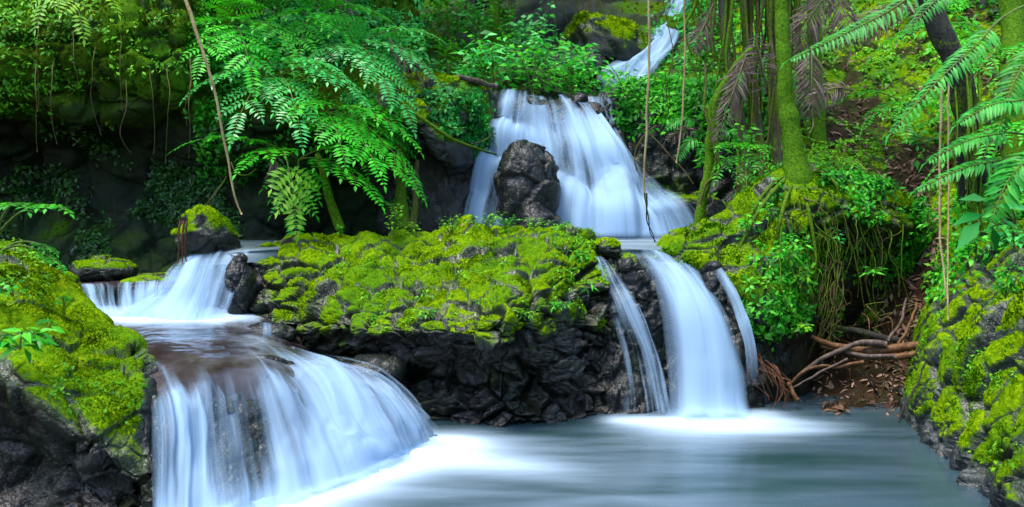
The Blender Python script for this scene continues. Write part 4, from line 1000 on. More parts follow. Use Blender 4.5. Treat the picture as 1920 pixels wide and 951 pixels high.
def rand_tips(base, n, L, az0=-90, spread=120, zlo=-0.5, zhi=0.3, sd=0):
    out = []
    for i in range(n):
        az = math.radians(az0 + (i + 0.5 - n / 2) * 2 * spread / n + RNG.normal(0, 12))
        l = L * (0.75 + 0.5 * RNG.random())
        z = RNG.uniform(zlo, zhi) * l
        b = base + np.array([math.cos(az) * l, math.sin(az) * l, z])
        out.append((b[0] / b[1] * FPX + 960, HOR - (b[2] - EYE) / b[1] * FPX, b[1]))
    return out

def shrub_parts(root, nst, hgt, spread, ll, lw, nl, mat, stem='stem', droop=0.2, face=0.4, pairs=False):
    g = Geo()
    for i in range(nst):
        az = RNG.uniform(0, 2 * np.pi); lean = spread * RNG.uniform(0.2, 1)
        hh = hgt * RNG.uniform(0.65, 1.1)
        tip = np.array([math.cos(az) * lean, math.sin(az) * lean, hh])
        path = arc(np.zeros(3), tip, 0.25 * hh, 12) + RNG.normal(0, 0.008 * hgt, (12, 3))
        path[0] = 0
        path = path + np.array(root.location)
        gs = Geo(); gs.tube(path, np.linspace(0.010, 0.003, 12) * (0.5 + hgt * 0.5), 5, 0, 0.5)
        gs.build("stem", [M[stem]], parent=root)
        n = nl
        t = 0.25 + 0.75 * (np.arange(n) + RNG.random(n)) / n
        x = np.clip(t, 0, 1) * 11; ii = np.minimum(x.astype(int), 10); f = (x - ii)[:, None]
        p = path[ii] * (1 - f) + path[ii + 1] * f
        a = np.arange(n) * 2.4 + RNG.uniform(0, 6)
        d = np.stack([np.cos(a), np.sin(a), RNG.uniform(-droop - 0.2, 0.35, n)], 1)
        # short side twig offset gives the crown its width
        off = RNG.uniform(0.0, spread * 0.45, n)[:, None] * nrm(d) * (1.1 - t[:, None] * 0.6)
        nn = np.array([0, -face, 0.9]) + RNG.normal(0, 0.35, (n, 3))
        g.leaves(p + off, d, nn, ll * (0.6 + 0.7 * RNG.random(n)), lw * (0.7 + 0.5 * RNG.random(n)), 0.25, 0.1, None, 0)
    g.build("foliage", [M[mat]], parent=root)

def shrub(label, base, name="leafy_shrub", cat="shrub", group=None, **kw):
    root = thing(name, label, cat, base, group)
    shrub_parts(root, **kw)
    return root

# ------------------------------------------------------------------ ground cover (stuff)
def cover(name, label, key, wf, clumps, per, L, mat, rad=0.05, lift=0.02, face=0.5, aspect=0.5, droop=0.1, stretch=(1, 1, 1)):
    Pt, N, m, closed = SURF[key]
    px, py = projpx(Pt)
    w = np.clip(wf(px, py, Pt, N, m), 0, 3)
    p, n = scatter(Pt, N, w, clumps, closed)
    p = np.repeat(p, per, 0); n = np.repeat(n, per, 0)
    k = len(p)
    r = RNG.normal(0, 1, (k, 3)); r = r - n * (r * n).sum(1, keepdims=True)
    r = nrm(r)
    p = p + r * rad * RNG.random((k, 1)) + n * lift * (0.3 + RNG.random((k, 1)) * 1.5)
    d = r + n * RNG.uniform(-0.1, 0.6, (k, 1)) + np.array([0, 0, -droop])
    nn = n * 0.6 + np.array([0, -face * 0.5, 0.7]) + RNG.normal(0, 0.3, (k, 3))
    ll = RNG.uniform(L[0], L[1], k)
    hue = np.clip(0.5 + 0.55 * fbm(p * 1.6, 3, 14) + RNG.normal(0, 0.22, k), 0, 1)
    g = Geo(); g.leaves(p, d, nn, ll, ll * aspect, 0.25, 0.1, hue, 0)
    o = g.build(name, [M[mat]])
    tag(o, label, "ground cover", None, "stuff")
    return o

nz = lambda Pt, f, s: fbm(Pt * f, 3, s)
cover("creeping_leaves", "small yellow green leaves creeping over the top of the shaded left cliff", "cliff",
      lambda x, y, p, n, m: sst(235, 150, y + 45 * nz(p, 1.3, 6)) * sst(420, 330, x) * sst(-0.35, 0.2, nz(p, 1.4, 51) + 0.35 * sst(150, 0, x)) * (0.35 + sst(180, 40, x) + 0.4 * sst(110, 60, y)), 3900, 6, (0.035, 0.085), 'leaf_lime', 0.07, 0.05)
cover("creeping_leaves", "green leaves trailing down the cliff behind the tan leaning vine", "cliff",
      lambda x, y, p, n, m: sst(350, 390, x) * sst(640, 560, x) * sst(370, 250, y + 50 * nz(p, 1.5, 8)) * sst(-0.2, 0.3, nz(p, 1.7, 52)), 2800, 6, (0.05, 0.10), 'leaf', 0.07, 0.05)
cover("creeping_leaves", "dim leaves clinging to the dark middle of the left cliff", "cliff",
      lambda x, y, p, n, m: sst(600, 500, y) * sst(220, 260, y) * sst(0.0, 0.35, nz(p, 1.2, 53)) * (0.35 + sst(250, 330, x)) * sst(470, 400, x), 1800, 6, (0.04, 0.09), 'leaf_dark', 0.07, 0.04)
cover("creeping_leaves", "dense low leaves filling the slope behind the fern thicket", "cliff",
      lambda x, y, p, n, m: sst(380, 420, x) * sst(180, 60, y) * sst(-0.4, 0.1, nz(p, 0.9, 54)), 3600, 6, (0.07, 0.15), 'leaf_cool', 0.12, 0.08)
cover("creeping_leaves", "glossy little leaves hanging over the front of the mossy ridge", "ridge",
      lambda x, y, p, n, m: sst(160, 185, y) * sst(430, 330, y) * sst(-0.1, 0.3, nz(p, 1.8, 55)) * sst(930, 900, x) * (0.35 + sst(300, 250, y)), 1500, 6, (0.05, 0.10), 'leaf_cool', 0.07, 0.05)
cover("creeping_leaves", "bright leaf cover on the jungle slope behind the tall fall", "back",
      lambda x, y, p, n, m: sst(-0.15, 0.3, nz(p, 0.7, 56) + 0.5 * sst(1010, 900, x) + 0.5 * sst(1260, 1330, x)) * (1 - 0.97 * np.exp(-((x - 1110) / 95) ** 4)), 7000, 6, (0.09, 0.18), 'leaf_cool', 0.16, 0.12)
cover("creeping_leaves", "leaves fringing the top of the dark wall right of the tall fall", "wall",
      lambda x, y, p, n, m: sst(1145, 1165, x) * sst(255, 200, y + 30 * nz(p, 1.5, 8)) + 0.35 * sst(1230, 1290, x) * sst(-0.1, 0.3, nz(p, 1.5, 57)), 1500, 6, (0.06, 0.13), 'leaf', 0.09, 0.07)
cover("slope_seedlings", "small ferns and seedlings scattered over the brown right slope", "hill",
      lambda x, y, p, n, m: (0.12 + sst(0.2, 0.6, m)) * sst(620, 540, y) * sst(-0.3, 0.3, nz(p, 1.5, 58)) * (1 - 0.95 * np.exp(-((x - 1708) / 38) ** 2) * sst(260, 320, y)), 6500, 6, (0.05, 0.11), 'leaf_lime', 0.06, 0.05)
cover("slope_leaves", "broader green leaves on the upper right slope under the leaning trunk", "hill",
      lambda x, y, p, n, m: sst(1650, 1800, x) * sst(420, 250, y) * sst(-0.3, 0.1, nz(p, 0.8, 59)) + sst(1560, 1420, x) * sst(330, 250, y), 3600, 6, (0.08, 0.17), 'leaf', 0.1, 0.09)
cover("leaf_litter", "dry brown leaf litter lying on the bare right slope", "hill",
      lambda x, y, p, n, m: 0.25 + sst(0.5, 0.1, m) + 2.5 * np.exp(-((x - 1708) / 42) ** 2) * sst(240, 320, y), 4600, 3, (0.06, 0.15), 'litter', 0.08, 0.015, aspect=0.34)
cover("bank_leaves", "small leaves growing over the upper part of the striped right bank", "rbank",
      lambda x, y, p, n, m: sst(560, 400, y + 60 * nz(p, 1.5, 8)) * sst(-0.1, 0.3, nz(p, 1.6, 60)), 1700, 6, (0.05, 0.11), 'leaf', 0.07, 0.05)
cover("bank_sprouts", "tiny pale sprouts in the moss of the striped right bank", "rbank",
      lambda x, y, p, n, m: sst(0.4, 0.8, m) * sst(0.1, 0.4, nz(p, 2.2, 61)), 420, 5, (0.02, 0.05), 'leaf_lime', 0.03, 0.02)
cover("mound_leaves", "fresh leaves hanging over the mossy mound below the tree", "mound",
      lambda x, y, p, n, m: (sst(1380, 1420, x) * sst(-0.05, 0.35, nz(p, 1.9, 62)) * sst(640, 590, y) * (1 + 0.8 * sst(1520, 1600, x)) + 0.8 * np.exp(-((x - 1470) / 40) ** 2 - ((y - 510) / 70) ** 2)), 1700, 6, (0.045, 0.10), 'leaf', 0.06, 0.05)
cover("boulder_sprouts", "little green sprouts dotted through the moss on the big boulder", "island",
      lambda x, y, p, n, m: sst(0.4, 0.7, m) * (0.3 * sst(0.1, 0.4, nz(p, 2.0, 63)) + sst(1000, 1080, x) + 0.9 * sst(540, 590, y) * sst(640, 700, x) * sst(0.0, 0.2, nz(p, 2.5, 64))), 560, 5, (0.02, 0.055), 'leaf_lime', 0.03, 0.02)
cover("bank_sprouts", "little leafy sprouts in the moss of the left bank", "lbank",
      lambda x, y, p, n, m: sst(0.4, 0.7, m) * sst(0.0, 0.35, nz(p, 2.2, 65)), 420, 5, (0.02, 0.05), 'leaf_lime', 0.03, 0.02)
cover("fallen_leaves", "few fallen brown leaves on the big moss boulder", "island", lambda x, y, p, n, m: sst(0.4, 0.7, m) * sst(540, 500, y), 26, 1, (0.04, 0.07), 'litter', 0.02, 0.02)

# ------------------------------------------------------------------ giant ferns on the left of the tall fall
big_fern("giant fern with one yellow green frond drooping toward the moss boulder", P(560, 300, 12.0),
         [(555, 400, 11.35, 0.25), (375, 262, 11.4, 0.22), (745, 322, 11.3, 0.28), (690, 352, 11.2, 0.2), (480, 292, 11.2, 0.25)], 'fern', 5, 0.40, 0.095, 0.028, 0.030)
yf = big_fern("single young yellow green fern frond hanging below the giant fern", P(532, 285, 11.2), [(551, 385, 10.95, 0.3)], 'fern_yellow', 3, 0.33, 0.10, 0.034, 0.035, start=0.5)
big_fern("giant fern spreading glossy fronds to the right above the dark hollow", P(600, 215, 12.2),
         [(758, 250, 11.7, 0.3), (765, 320, 11.5, 0.3), (700, 300, 11.2, 0.25), (640, 275, 11.0, 0.25), (560, 200, 11.2, 0.25)], 'fern', 6, 0.40, 0.09, 0.026, 0.030)
big_fern("giant fern with silvery lit fronds arching left of the thicket", P(520, 150, 12.2),
         [(390, 150, 11.5, 0.3), (450, 215, 11.0, 0.28), (560, 230, 11.0, 0.28), (660, 165, 11.4, 0.3), (470, 90, 11.8, 0.35), (610, 120, 11.7, 0.3)], 'frond_blue', 6, 0.42, 0.085, 0.026, 0.029)
big_fern("giant fern at the top left behind the tan leaning vine", P(430, 60, 12.6),
         [(370, 40, 12.0, 0.3), (380, 105, 11.5, 0.28), (470, 130, 11.3, 0.3), (530, 70, 11.8, 0.3), (450, 5, 12.2, 0.3)], 'fern', 6, 0.42, 0.085, 0.026, 0.029)
big_fern("giant fern with long fronds reaching toward the leafy thicket", P(660, 100, 13.0),
         [(800, 62, 12.6, 0.3), (790, 120, 12.2, 0.3), (720, 150, 11.9, 0.3), (600, 110, 12.1, 0.3), (650, 45, 12.8, 0.35), (760, 200, 12.0, 0.3)], 'frond_blue', 7, 0.42, 0.085, 0.026, 0.029)
big_fern("giant fern high on the bank under the thin background trunks", P(590, 40, 13.6),
         [(520, 30, 13, 0.3), (560, 95, 12.6, 0.3), (650, 60, 12.8, 0.3), (700, 20, 13.2, 0.3), (600, -10, 13.4, 0.3)], 'fern', 6, 0.42, 0.085, 0.026, 0.03)
big_fern("giant fern hanging its fronds over the shaded gap beside the mossy ridge", P(690, 195, 12.6),
         [(745, 285, 12.2, 0.3), (690, 280, 11.9, 0.25), (640, 240, 11.9, 0.25), (735, 215, 12.1, 0.3)], 'fern', 5, 0.36, 0.085, 0.026, 0.03)
big_fern("small bright fern frond at the top left corner of the dark cliff", P(120, -60, 11.0), [(150, 32, 10.6, 0.2), (80, 10, 10.7, 0.2), (205, -5, 10.7, 0.25)], 'fern_yellow', 4, 0.26, 0.08, 0.024, 0.03)
# fern trunk and hanging roots beneath
def wood(name, label, cat, pts, r0, r1, mat, group=None, n=26, k=8, wob=0.01, kids=(), partname=None, flare=0.0):
    path = pix(pts, n)
    path = path + np.stack([fbm(path * 2.5 + i * 7, 3, 40 + i) for i in range(3)], -1) * wob
    rad = np.linspace(r0, r1, n) * (1 + 0.3 * fbm(path * 5, 3, 3))
    if flare: rad = rad * (1 + flare * np.exp(-np.linspace(1, 0, n) * 7))
    g = Geo(); g.tube(path, rad, k, 0, 0.5)
    if partname is None:
        o = g.build(name, [M[mat]], loc=path[-1])
        return tag(o, label, cat, group)
    root = thing(name, label, cat, path[-1], group)
    g.build(partname, [M[mat]], parent=root)
    return root

wood("fern_trunk", "leaning mossy fern trunk beneath the drooping giant fern", "trunk", [(595, 290, 12.2), (606, 325, 12.0), (618, 375, 11.9), (640, 432, 11.7)], 0.05, 0.07, 'trunk')
wood("hanging_vine", "long tan stem leaning down across the dark left cliff", "vine", [(343, -15, 11.0), (373, 75, 10.95), (397, 150, 10.95), (414, 225, 10.95), (428, 305, 10.95), (440, 365, 10.95), (453, 402, 10.95)], 0.023, 0.011, 'vine', wob=0.02)
wood("buttress_root", "pale mossy root trunk standing in the dark hollow left of the tall fall", "root", [(748, 250, 12.5), (752, 310, 12.45), (752, 370, 12.4), (757, 432, 12.2)], 0.06, 0.085, 'root_green', flare=0.5)
wood("buttress_root", "thin splayed root beside the pale mossy root trunk", "root", [(782, 300, 12.5), (778, 350, 12.4), (778, 395, 12.3), (768, 432, 12.2)], 0.03, 0.05, 'root', flare=0.9)
wood("bare_branch", "bare mossy branch slanting from the ridge toward the tall fall", "branch", [(722, 185, 12.1), (755, 198, 12.1), (800, 228, 12.1), (850, 262, 12.2), (905, 282, 12.7), (930, 290, 13.2)], 0.035, 0.015, 'root_green')
wood("bare_branch", "thin twig rising from the slanting branch to the edge of the tall fall", "branch", [(930, 250, 13.3), (905, 265, 12.9), (880, 272, 12.5)], 0.008, 0.014, 'bark_dark', n=10)
wood("fallen_log", "brown fallen log lying along the top of the mossy ridge", "log", [(805, 146, 13.3), (840, 146, 13.35), (880, 150, 13.5), (928, 162, 13.9)], 0.025, 0.05, 'drift_grey', wob=0.06)

# ------------------------------------------------------------------ thicket of bright shrubs
protos = []
for i in range(4):
    r = shrub("bright broad-leaved shrub in the dense thicket on the slope left of the highest fall", P(800 + i * 70, 150, 16.0), "leafy_shrub", "shrub", "bright shrubs in the thicket behind the tall fall",
              nst=7, hgt=1.0, spread=0.6, ll=0.15, lw=0.075, nl=20, mat='leaf_cool' if i % 2 else 'leaf')
    protos.append((r, children(r)))
spots = [(700, 120, 15.5), (735, 150, 15), (770, 95, 17), (800, 165, 14.8), (840, 110, 16.6), (870, 160, 15), (905, 130, 16), (930, 165, 14.9), (950, 100, 17.4), (975, 150, 15.4), (1000, 170, 14.9),
         (1015, 120, 17), (1035, 165, 15.2), (1060, 150, 16), (1085, 172, 15.0), (1105, 176, 15.0), (720, 60, 18), (790, 40, 19), (850, 60, 18.6), (900, 70, 18.2), (955, 55, 19), (985, 85, 18), (890, 20, 20.5), (820, 0, 21),
         (940, 15, 21), (680, 20, 19), (620, 0, 18), (560, 10, 17), (640, 70, 15.5), (1290, 90, 17.5), (1310, 140, 16.2), (1350, 60, 17.5), (1385, 100, 16.5), (1300, 20, 19.5), (1400, 30, 18), (1440, 80, 16.5)]
for i, (x, y, D) in enumerate(spots):
    pr, kids = protos[i % 4]
    loc = P(x, y + 30, D)
    if i < 4: pr.location = tuple(loc); continue
    dup(pr, kids, loc, 0, RNG.uniform(0.75, 1.25), rot=(RNG.normal(0, .12), RNG.normal(0, .12), RNG.uniform(-0.9, 0.9)))
for x, y, D, lb in [(1205, 225, 13.6, "leafy plant on the lip of the dark wall right of the tall fall"), (1175, 185, 14.2, "leafy plant overhanging the right corner of the tall fall"),
                    (1255, 190, 13.8, "leafy plant behind the long hanging vine"), (1330, 330, 12.6, "leafy plant low between the dark wall and the mossy mound"), (1385, 300, 12.2, "leafy plant under the leaning mossy branch")]:
    shrub(lb, P(x, y, D), "leafy_plant", "plant", nst=6, hgt=0.5, spread=0.4, ll=0.12, lw=0.06, nl=14, mat='leaf')
shrub("three big green leaves dangling at the very top above the thicket", P(872, -32, 12.5), "leafy_sprig", "plant", nst=2, hgt=0.12, spread=0.2, ll=0.22, lw=0.11, nl=4, mat='leaf_lime')

# ------------------------------------------------------------------ background trees
def tree(label, pts, r0, r1, mat, crown=None, group=None, name="tree", flare=0.35):
    root = wood(name, label, "tree", pts, r0, r1, mat, group, 26, 10, 0.03, partname="trunk", flare=flare)
    return root
def crown(root, c, rad, n, mat, ll=0.2):
    """leaf masses on short limbs"""
    g = Geo()
    cl = c + RNG.normal(0, 0.45, (26, 3)) * rad
    for q in cl:
        m = n // 26
        p = q + RNG.normal(0, 0.22, (m, 3)) * rad
        d = nrm(p - c) + RNG.normal(0, 0.5, (m, 3)) + np.array([0, 0, -0.3])
        g.leaves(p, d, np.array([0, -0.3, 0.9]) + RNG.normal(0, 0.4, (m, 3)), ll * RNG.uniform(0.6, 1.2, m), ll * 0.42, 0.25, 0.1, None, 0)
    g.build("crown", [M[mat]], parent=root)
    gl = Geo()
    b = np.array(root.location)
BT = [(425, 12.9, 0.13, 'trunk', "pale mossy trunk behind the fern at the top left"), (505, 14.5, 0.10, 'bark', "grey trunk between the two ferns at the top left"), (553, 15, 0.12, 'bark', "straight grey trunk above the fern bank"),
      (660, 16, 0.16, 'bark', "thick brown trunk hung with a dead frond at the top"), (735, 17, 0.13, 'bark', "brown trunk above the dead frond near the ridge"), (780, 19, 0.10, 'trunk', "slim green trunk left of the leafy thicket"),
      (882, 20, 0.11, 'bark', "slim grey trunk rising from the middle of the thicket"), (926, 19, 0.12, 'trunk', "yellow green trunk beside the dark gully"), (960, 20, 0.09, 'bark', "thin trunk at the left rim of the dark gully"),
      (1310, 18, 0.13, 'trunk', "mossy trunk behind the top of the vine curtain"), (1640, 17, 0.14, 'trunk', "mossy trunk on the crest of the right slope"), (1840, 15, 0.10, 'bark', "thin grey trunk near the upper right corner")]
for x, D, r, mt, lb in BT:
    o = tree(lb, [(x + RNG.normal(0, 12), -330, D), (x + RNG.normal(0, 6), -120, D), (x, 30, D), (x + RNG.normal(0, 3), 140, D + 0.3)], r * 0.8, r, mt)
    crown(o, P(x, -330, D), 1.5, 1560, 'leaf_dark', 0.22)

# dark gully roots at the top
for i, (x, y0, y1) in enumerate([(1085, -20, 70), (1094, -20, 62), (1104, -20, 66), (1112, -20, 60), (1122, -20, 48), (1045, -10, 66), (1060, 0, 40), (1131, -20, 40), (1098, 20, 60)]):
    wood("hanging_root", "pale bare root hanging in the dark gully left of the highest fall", "root",
         [(x - 4, y0, 20.2), (x + RNG.normal(0, 4), (y0 + y1) / 2, 20.0), (x + RNG.normal(0, 8), y1, 19.9)], 0.025, 0.012, 'root', group="bare roots in the dark gully", n=12, k=5, wob=0.05)

# ------------------------------------------------------------------ mossy tree and the root curtains on the right
mt = wood("mossy_tree", "tall moss-covered tree rooted on the mound right of the lower fall", "tree", [(1456, -420, 11.3), (1460, -150, 11.3), (1464, 0, 11.25), (1470, 130, 11.2), (1480, 230, 11.2), (1500, 372, 11.15)], 0.065, 0.098, 'trunk', n=60, k=16, wob=0.02, partname="trunk", flare=1.3)
Gt = Geo(); tp = pix([(1464, 0, 11.25), (1470, 130, 11.2), (1480, 230, 11.2), (1494, 325, 11.2)], 60)
k = 4200; i = RNG.integers(0, 60, k); a = RNG.uniform(0, 2 * np.pi, k)
nn = np.stack([np.cos(a), np.sin(a), np.zeros(k)], 1); rr = (0.070 + 0.026 * i / 60 + 0.10 * np.exp(-(59 - i) / 9.0))[:, None]
Gt.tufts(tp[i] + nn * rr + RNG.normal(0, 0.02, (k, 3)) * np.array([0, 0, 1]), nn, 0.017, np.clip(0.45 + 0.5 * fbm(tp[i] * 3 + nn * 0.3, 2, 9) + RNG.normal(0, .2, k), 0, 1))
t = Gt.build("moss", [M['moss_green']], parent=mt); t["kind"] = "stuff"
for (x, y, x2, y2, D) in [(1480, 325, 1400, 420, 10.9), (1505, 330, 1570, 350, 11.1), (1488, 335, 1450, 480, 10.55), (1500, 335, 1530, 480, 10.6), (1478, 330, 1385, 470, 10.6)]:
    g = Geo(); p = pix([(x, y, 11.2), ((x + x2) / 2, (y + y2) / 2 - 18, D + .1), (x2, y2, D - 0.05), (x2 - 2, y2 + 40, D - 0.02)], 16)
    g.tube(p, np.linspace(0.032, 0.010, 16), 7); g.build("buttress", [M['root_green']], parent=mt)
Pm, Nm, mm_, _ = SURF['mound']
pxm, pym = projpx(Pm)
wm = (sst(1440, 1480, pxm) * sst(1700, 1660, pxm) * sst(345, 365, pym) * sst(470, 400, pym) * sst(0.3, -0.2, Nm[..., 1]))
rp, rn = scatter(Pm, Nm, wm, 74, True)
for i in range(74):
    ln = RNG.uniform(0.25, 0.9) if i % 3 else RNG.uniform(0.9, 1.6); b0 = rp[i] + np.array([0, -0.03, 0]); out = nrm(rn[i] * np.array([1, 1, 0])) * 0.10 + np.array([0, -0.03, 0])
    t = np.linspace(0, 1, 14)[:, None]
    p = b0 - UP * ln * t ** 1.15 + out * np.sin(t * 1.9) + np.stack([fbm(np.array([[i * 3.1, 0, 0]]) + t * np.array([[0, 0, 2.0]]), 2, 7), 0 * t[:, 0], 0 * t[:, 0]], 1) * 0.22
    g = Geo(); g.tube(p, np.linspace(0.009, 0.003, 14) * RNG.uniform(0.6, 1.5), 5)
    g.build("hanging_root", [M['root_green' if RNG.random() < 0.75 else 'root']], parent=mt)

bt = thing("root_tree", "tree smothered in a curtain of hanging aerial roots left of the mossy tree", "tree", P(1400, 330, 12.6))
for i in range(52):
    x = np.clip(RNG.choice([RNG.normal(1385, 45), RNG.normal(1440, 22), RNG.uniform(1300, 1500)]), 1295, 1520)
    D = RNG.uniform(12.3, 13.2); y1 = RNG.uniform(120, 380) if x > 1400 else RNG.uniform(60, 300)
    g = Geo(); p = pix([(x + RNG.normal(0, 10), -160, D), (x + RNG.normal(0, 8), -10, D), (x + RNG.normal(0, 7), y1 * .5, D - .1), (x + RNG.normal(0, 14), y1, D - .15)], 22)
    p = p + np.stack([fbm(p * 1.5 + i, 2, 5), fbm(p * 1.5 + i, 2, 6), 0 * p[:, 0]], -1) * 0.05
    g.tube(p, np.linspace(0.022, 0.008, 22) * RNG.uniform(0.4, 1.7), 6)
    g.build("hanging_root", [M['root' if RNG.random() < 0.6 else 'root_green']], parent=bt)
for x0, x1, r in [(1352, 1395, 0.07), (1392, 1425, 0.06), (1440, 1455, 0.08)]:
    g = Geo(); p = pix([(x0 - 10, -350, 13), (x0, -100, 13), (x0 + 8, 80, 12.9), (x1, 260, 12.7), (x1 + 5, 400, 12.4)], 30); g.tube(p, np.linspace(r * .8, r * 1.1, 30) * (1 + 0.2 * fbm(p * 3, 2, 3)), 10)
    g.build("trunk", [M['bark']], parent=bt)
crown(bt, P(1400, -380, 13.0), 1.6, 1560, 'leaf_dark', 0.22)

wood("mossy_branch", "crooked mossy stem climbing from the slab to a broken bright green end", "branch",
     [(1412, 90, 12.0), (1385, 118, 12.05), (1358, 155, 12.1), (1340, 205, 12.1), (1330, 265, 12.1), (1326, 325, 12.1), (1318, 380, 12.1), (1312, 425, 12.1)], 0.05, 0.075, 'trunk', wob=0.06, n=40, k=10)
wood("mossy_branch", "thin looping stem twisted around the crooked mossy stem", "branch",
     [(1326, 110, 12.0), (1322, 190, 11.95), (1332, 250, 11.9), (1344, 300, 11.9), (1342, 330, 11.9), (1325, 345, 11.9), (1316, 390, 11.9)], 0.02, 0.022, 'root', wob=0.05, n=40)
wood("mossy_branch", "thin mossy stem running up beside the crooked stem", "branch",
     [(1372, 150, 11.9), (1352, 200, 11.9), (1345, 260, 11.9), (1338, 310, 11.95), (1322, 370, 12.0)], 0.02, 0.024, 'root_green', wob=0.05, n=30)
hv = wood("hanging_vine", "long vine hanging in front of the tall fall with a twisted dark tail", "vine", [(1216, -30, 11.6), (1218, 60, 11.6), (1216, 150, 11.6), (1212, 230, 11.6), (1209, 300, 11.6), (1210, 368, 11.6)], 0.018, 0.013, 'vine', wob=0.02, n=40, partname="stem")
for ph in (0, np.pi):
    p = pix([(1210, 362, 11.6), (1211, 390, 11.6), (1216, 415, 11.6), (1222, 437, 11.6), (1229, 455, 11.6)], 40); a = np.linspace(0, 1, 40) ** 1.4 * 9 + ph
    p = p + np.stack([np.cos(a), np.sin(a), 0 * a], 1) * 0.013 + np.stack([fbm(p * 4, 2, 8), fbm(p * 4, 2, 9), 0 * a], 1) * 0.03
    g = Geo(); g.tube(p, np.linspace(0.011, 0.005, 40), 6); g.build("twisted_tail", [M['bark_dark']], parent=hv)
for lb, pts, r, mt_ in [
    ("straight thin vine dropping beside the wall above the little palm", [(1282, -30, 12.2), (1284, 90, 12.2), (1280, 200, 12.2), (1276, 260, 12.2), (1268, 305, 12.2)], 0.014, 'vine'),
    ("thin wire-like vine crossing in front of the highest fall", [(1240, -20, 13), (1250, 40, 13), (1262, 100, 13), (1250, 160, 13), (1256, 225, 13.2)], 0.007, 'root'),
    ("pale crooked root curving down the dark wall by the tall fall", [(1232, 235, 13.0), (1210, 252, 13.0), (1194, 275, 13.0), (1190, 300, 13.0), (1194, 322, 13.0)], 0.013, 'root'),
    ("thin diagonal root slanting across the dark wall under the little palm", [(1218, 252, 12.9), (1250, 285, 12.8), (1280, 318, 12.7), (1300, 345, 12.6)], 0.011, 'root'),
    ("pair of long yellow vines, thinner left one, over the striped bank", [(1766, 150, 8.9), (1764, 300, 8.9), (1762, 420, 8.8), (1768, 500, 8.7), (1776, 560, 8.6)], 0.012, 'vine'),
    ("straight yellow vine hanging right of its thinner neighbour over the striped bank", [(1778, 150, 9.0), (1779, 300, 8.9), (1778, 420, 8.8), (1777, 520, 8.6), (1775, 600, 8.5)], 0.010, 'vine'),
    ("green vine trailing down the mound onto the right fall rock", [(1466, 420, 10.2), (1464, 480, 10.05), (1466, 540, 9.9), (1478, 575, 9.85), (1500, 600, 9.85), (1510, 615, 9.85)], 0.008, 'root_green'),
    ("curved hanging loop of root below the tan leaning stem", [(432, 305, 11.3), (442, 325, 11.2), (462, 330, 11.2), (480, 318, 11.3)], 0.008, 'root'),
    ("thin straight root propped on the rounded mossy boulder", [(425, 332, 11.4), (408, 358, 11.2), (388, 383, 11.1)], 0.007, 'root')]:
    wood("hanging_vine", lb.replace("pair of long yellow vines, thinner left one,", "thinner curving yellow vine"), "vine", pts, r, r * 0.8, mt_, n=30, k=6, wob=0.02)

tree("slim mossy trunk behind the dead grey fronds right of the mossy tree", [(1520, -300, 13.6), (1524, -60, 13.6), (1527, 60, 13.5), (1532, 180, 13.3), (1538, 320, 13.0)], 0.09, 0.11, 'trunk', name="mossy_tree")
lt = tree("dark leaning trunk at the upper right", [(1650, -260, 10.2), (1712, -70, 10.2), (1755, 40, 10.2), (1795, 135, 10.2), (1818, 250, 10.4), (1836, 430, 11.0)], 0.11, 0.15, 'bark_dark', name="leaning_tree")
tree("thick mossy trunk in the upper right corner", [(1885, -300, 11.6), (1892, -60, 11.6), (1900, 60, 11.5), (1908, 220, 11.2), (1916, 430, 10.9)], 0.14, 0.17, 'trunk', name="mossy_tree")
for i in range(16):
    x = RNG.uniform(1790, 1850); g = Geo(); D = 9.9 + RNG.normal(0, .08); y0 = RNG.uniform(120, 200)
    g.tube(pix([(x - 6, y0, D + .2), (x, y0 + 80, D), (x + RNG.normal(0, 5), y0 + 170, D - .05), (x + RNG.normal(0, 8), y0 + RNG.uniform(230, 320), D)], 14), np.linspace(0.012, 0.005, 14), 5)
    g.build("hanging_root", [M['root_green']], parent=lt)

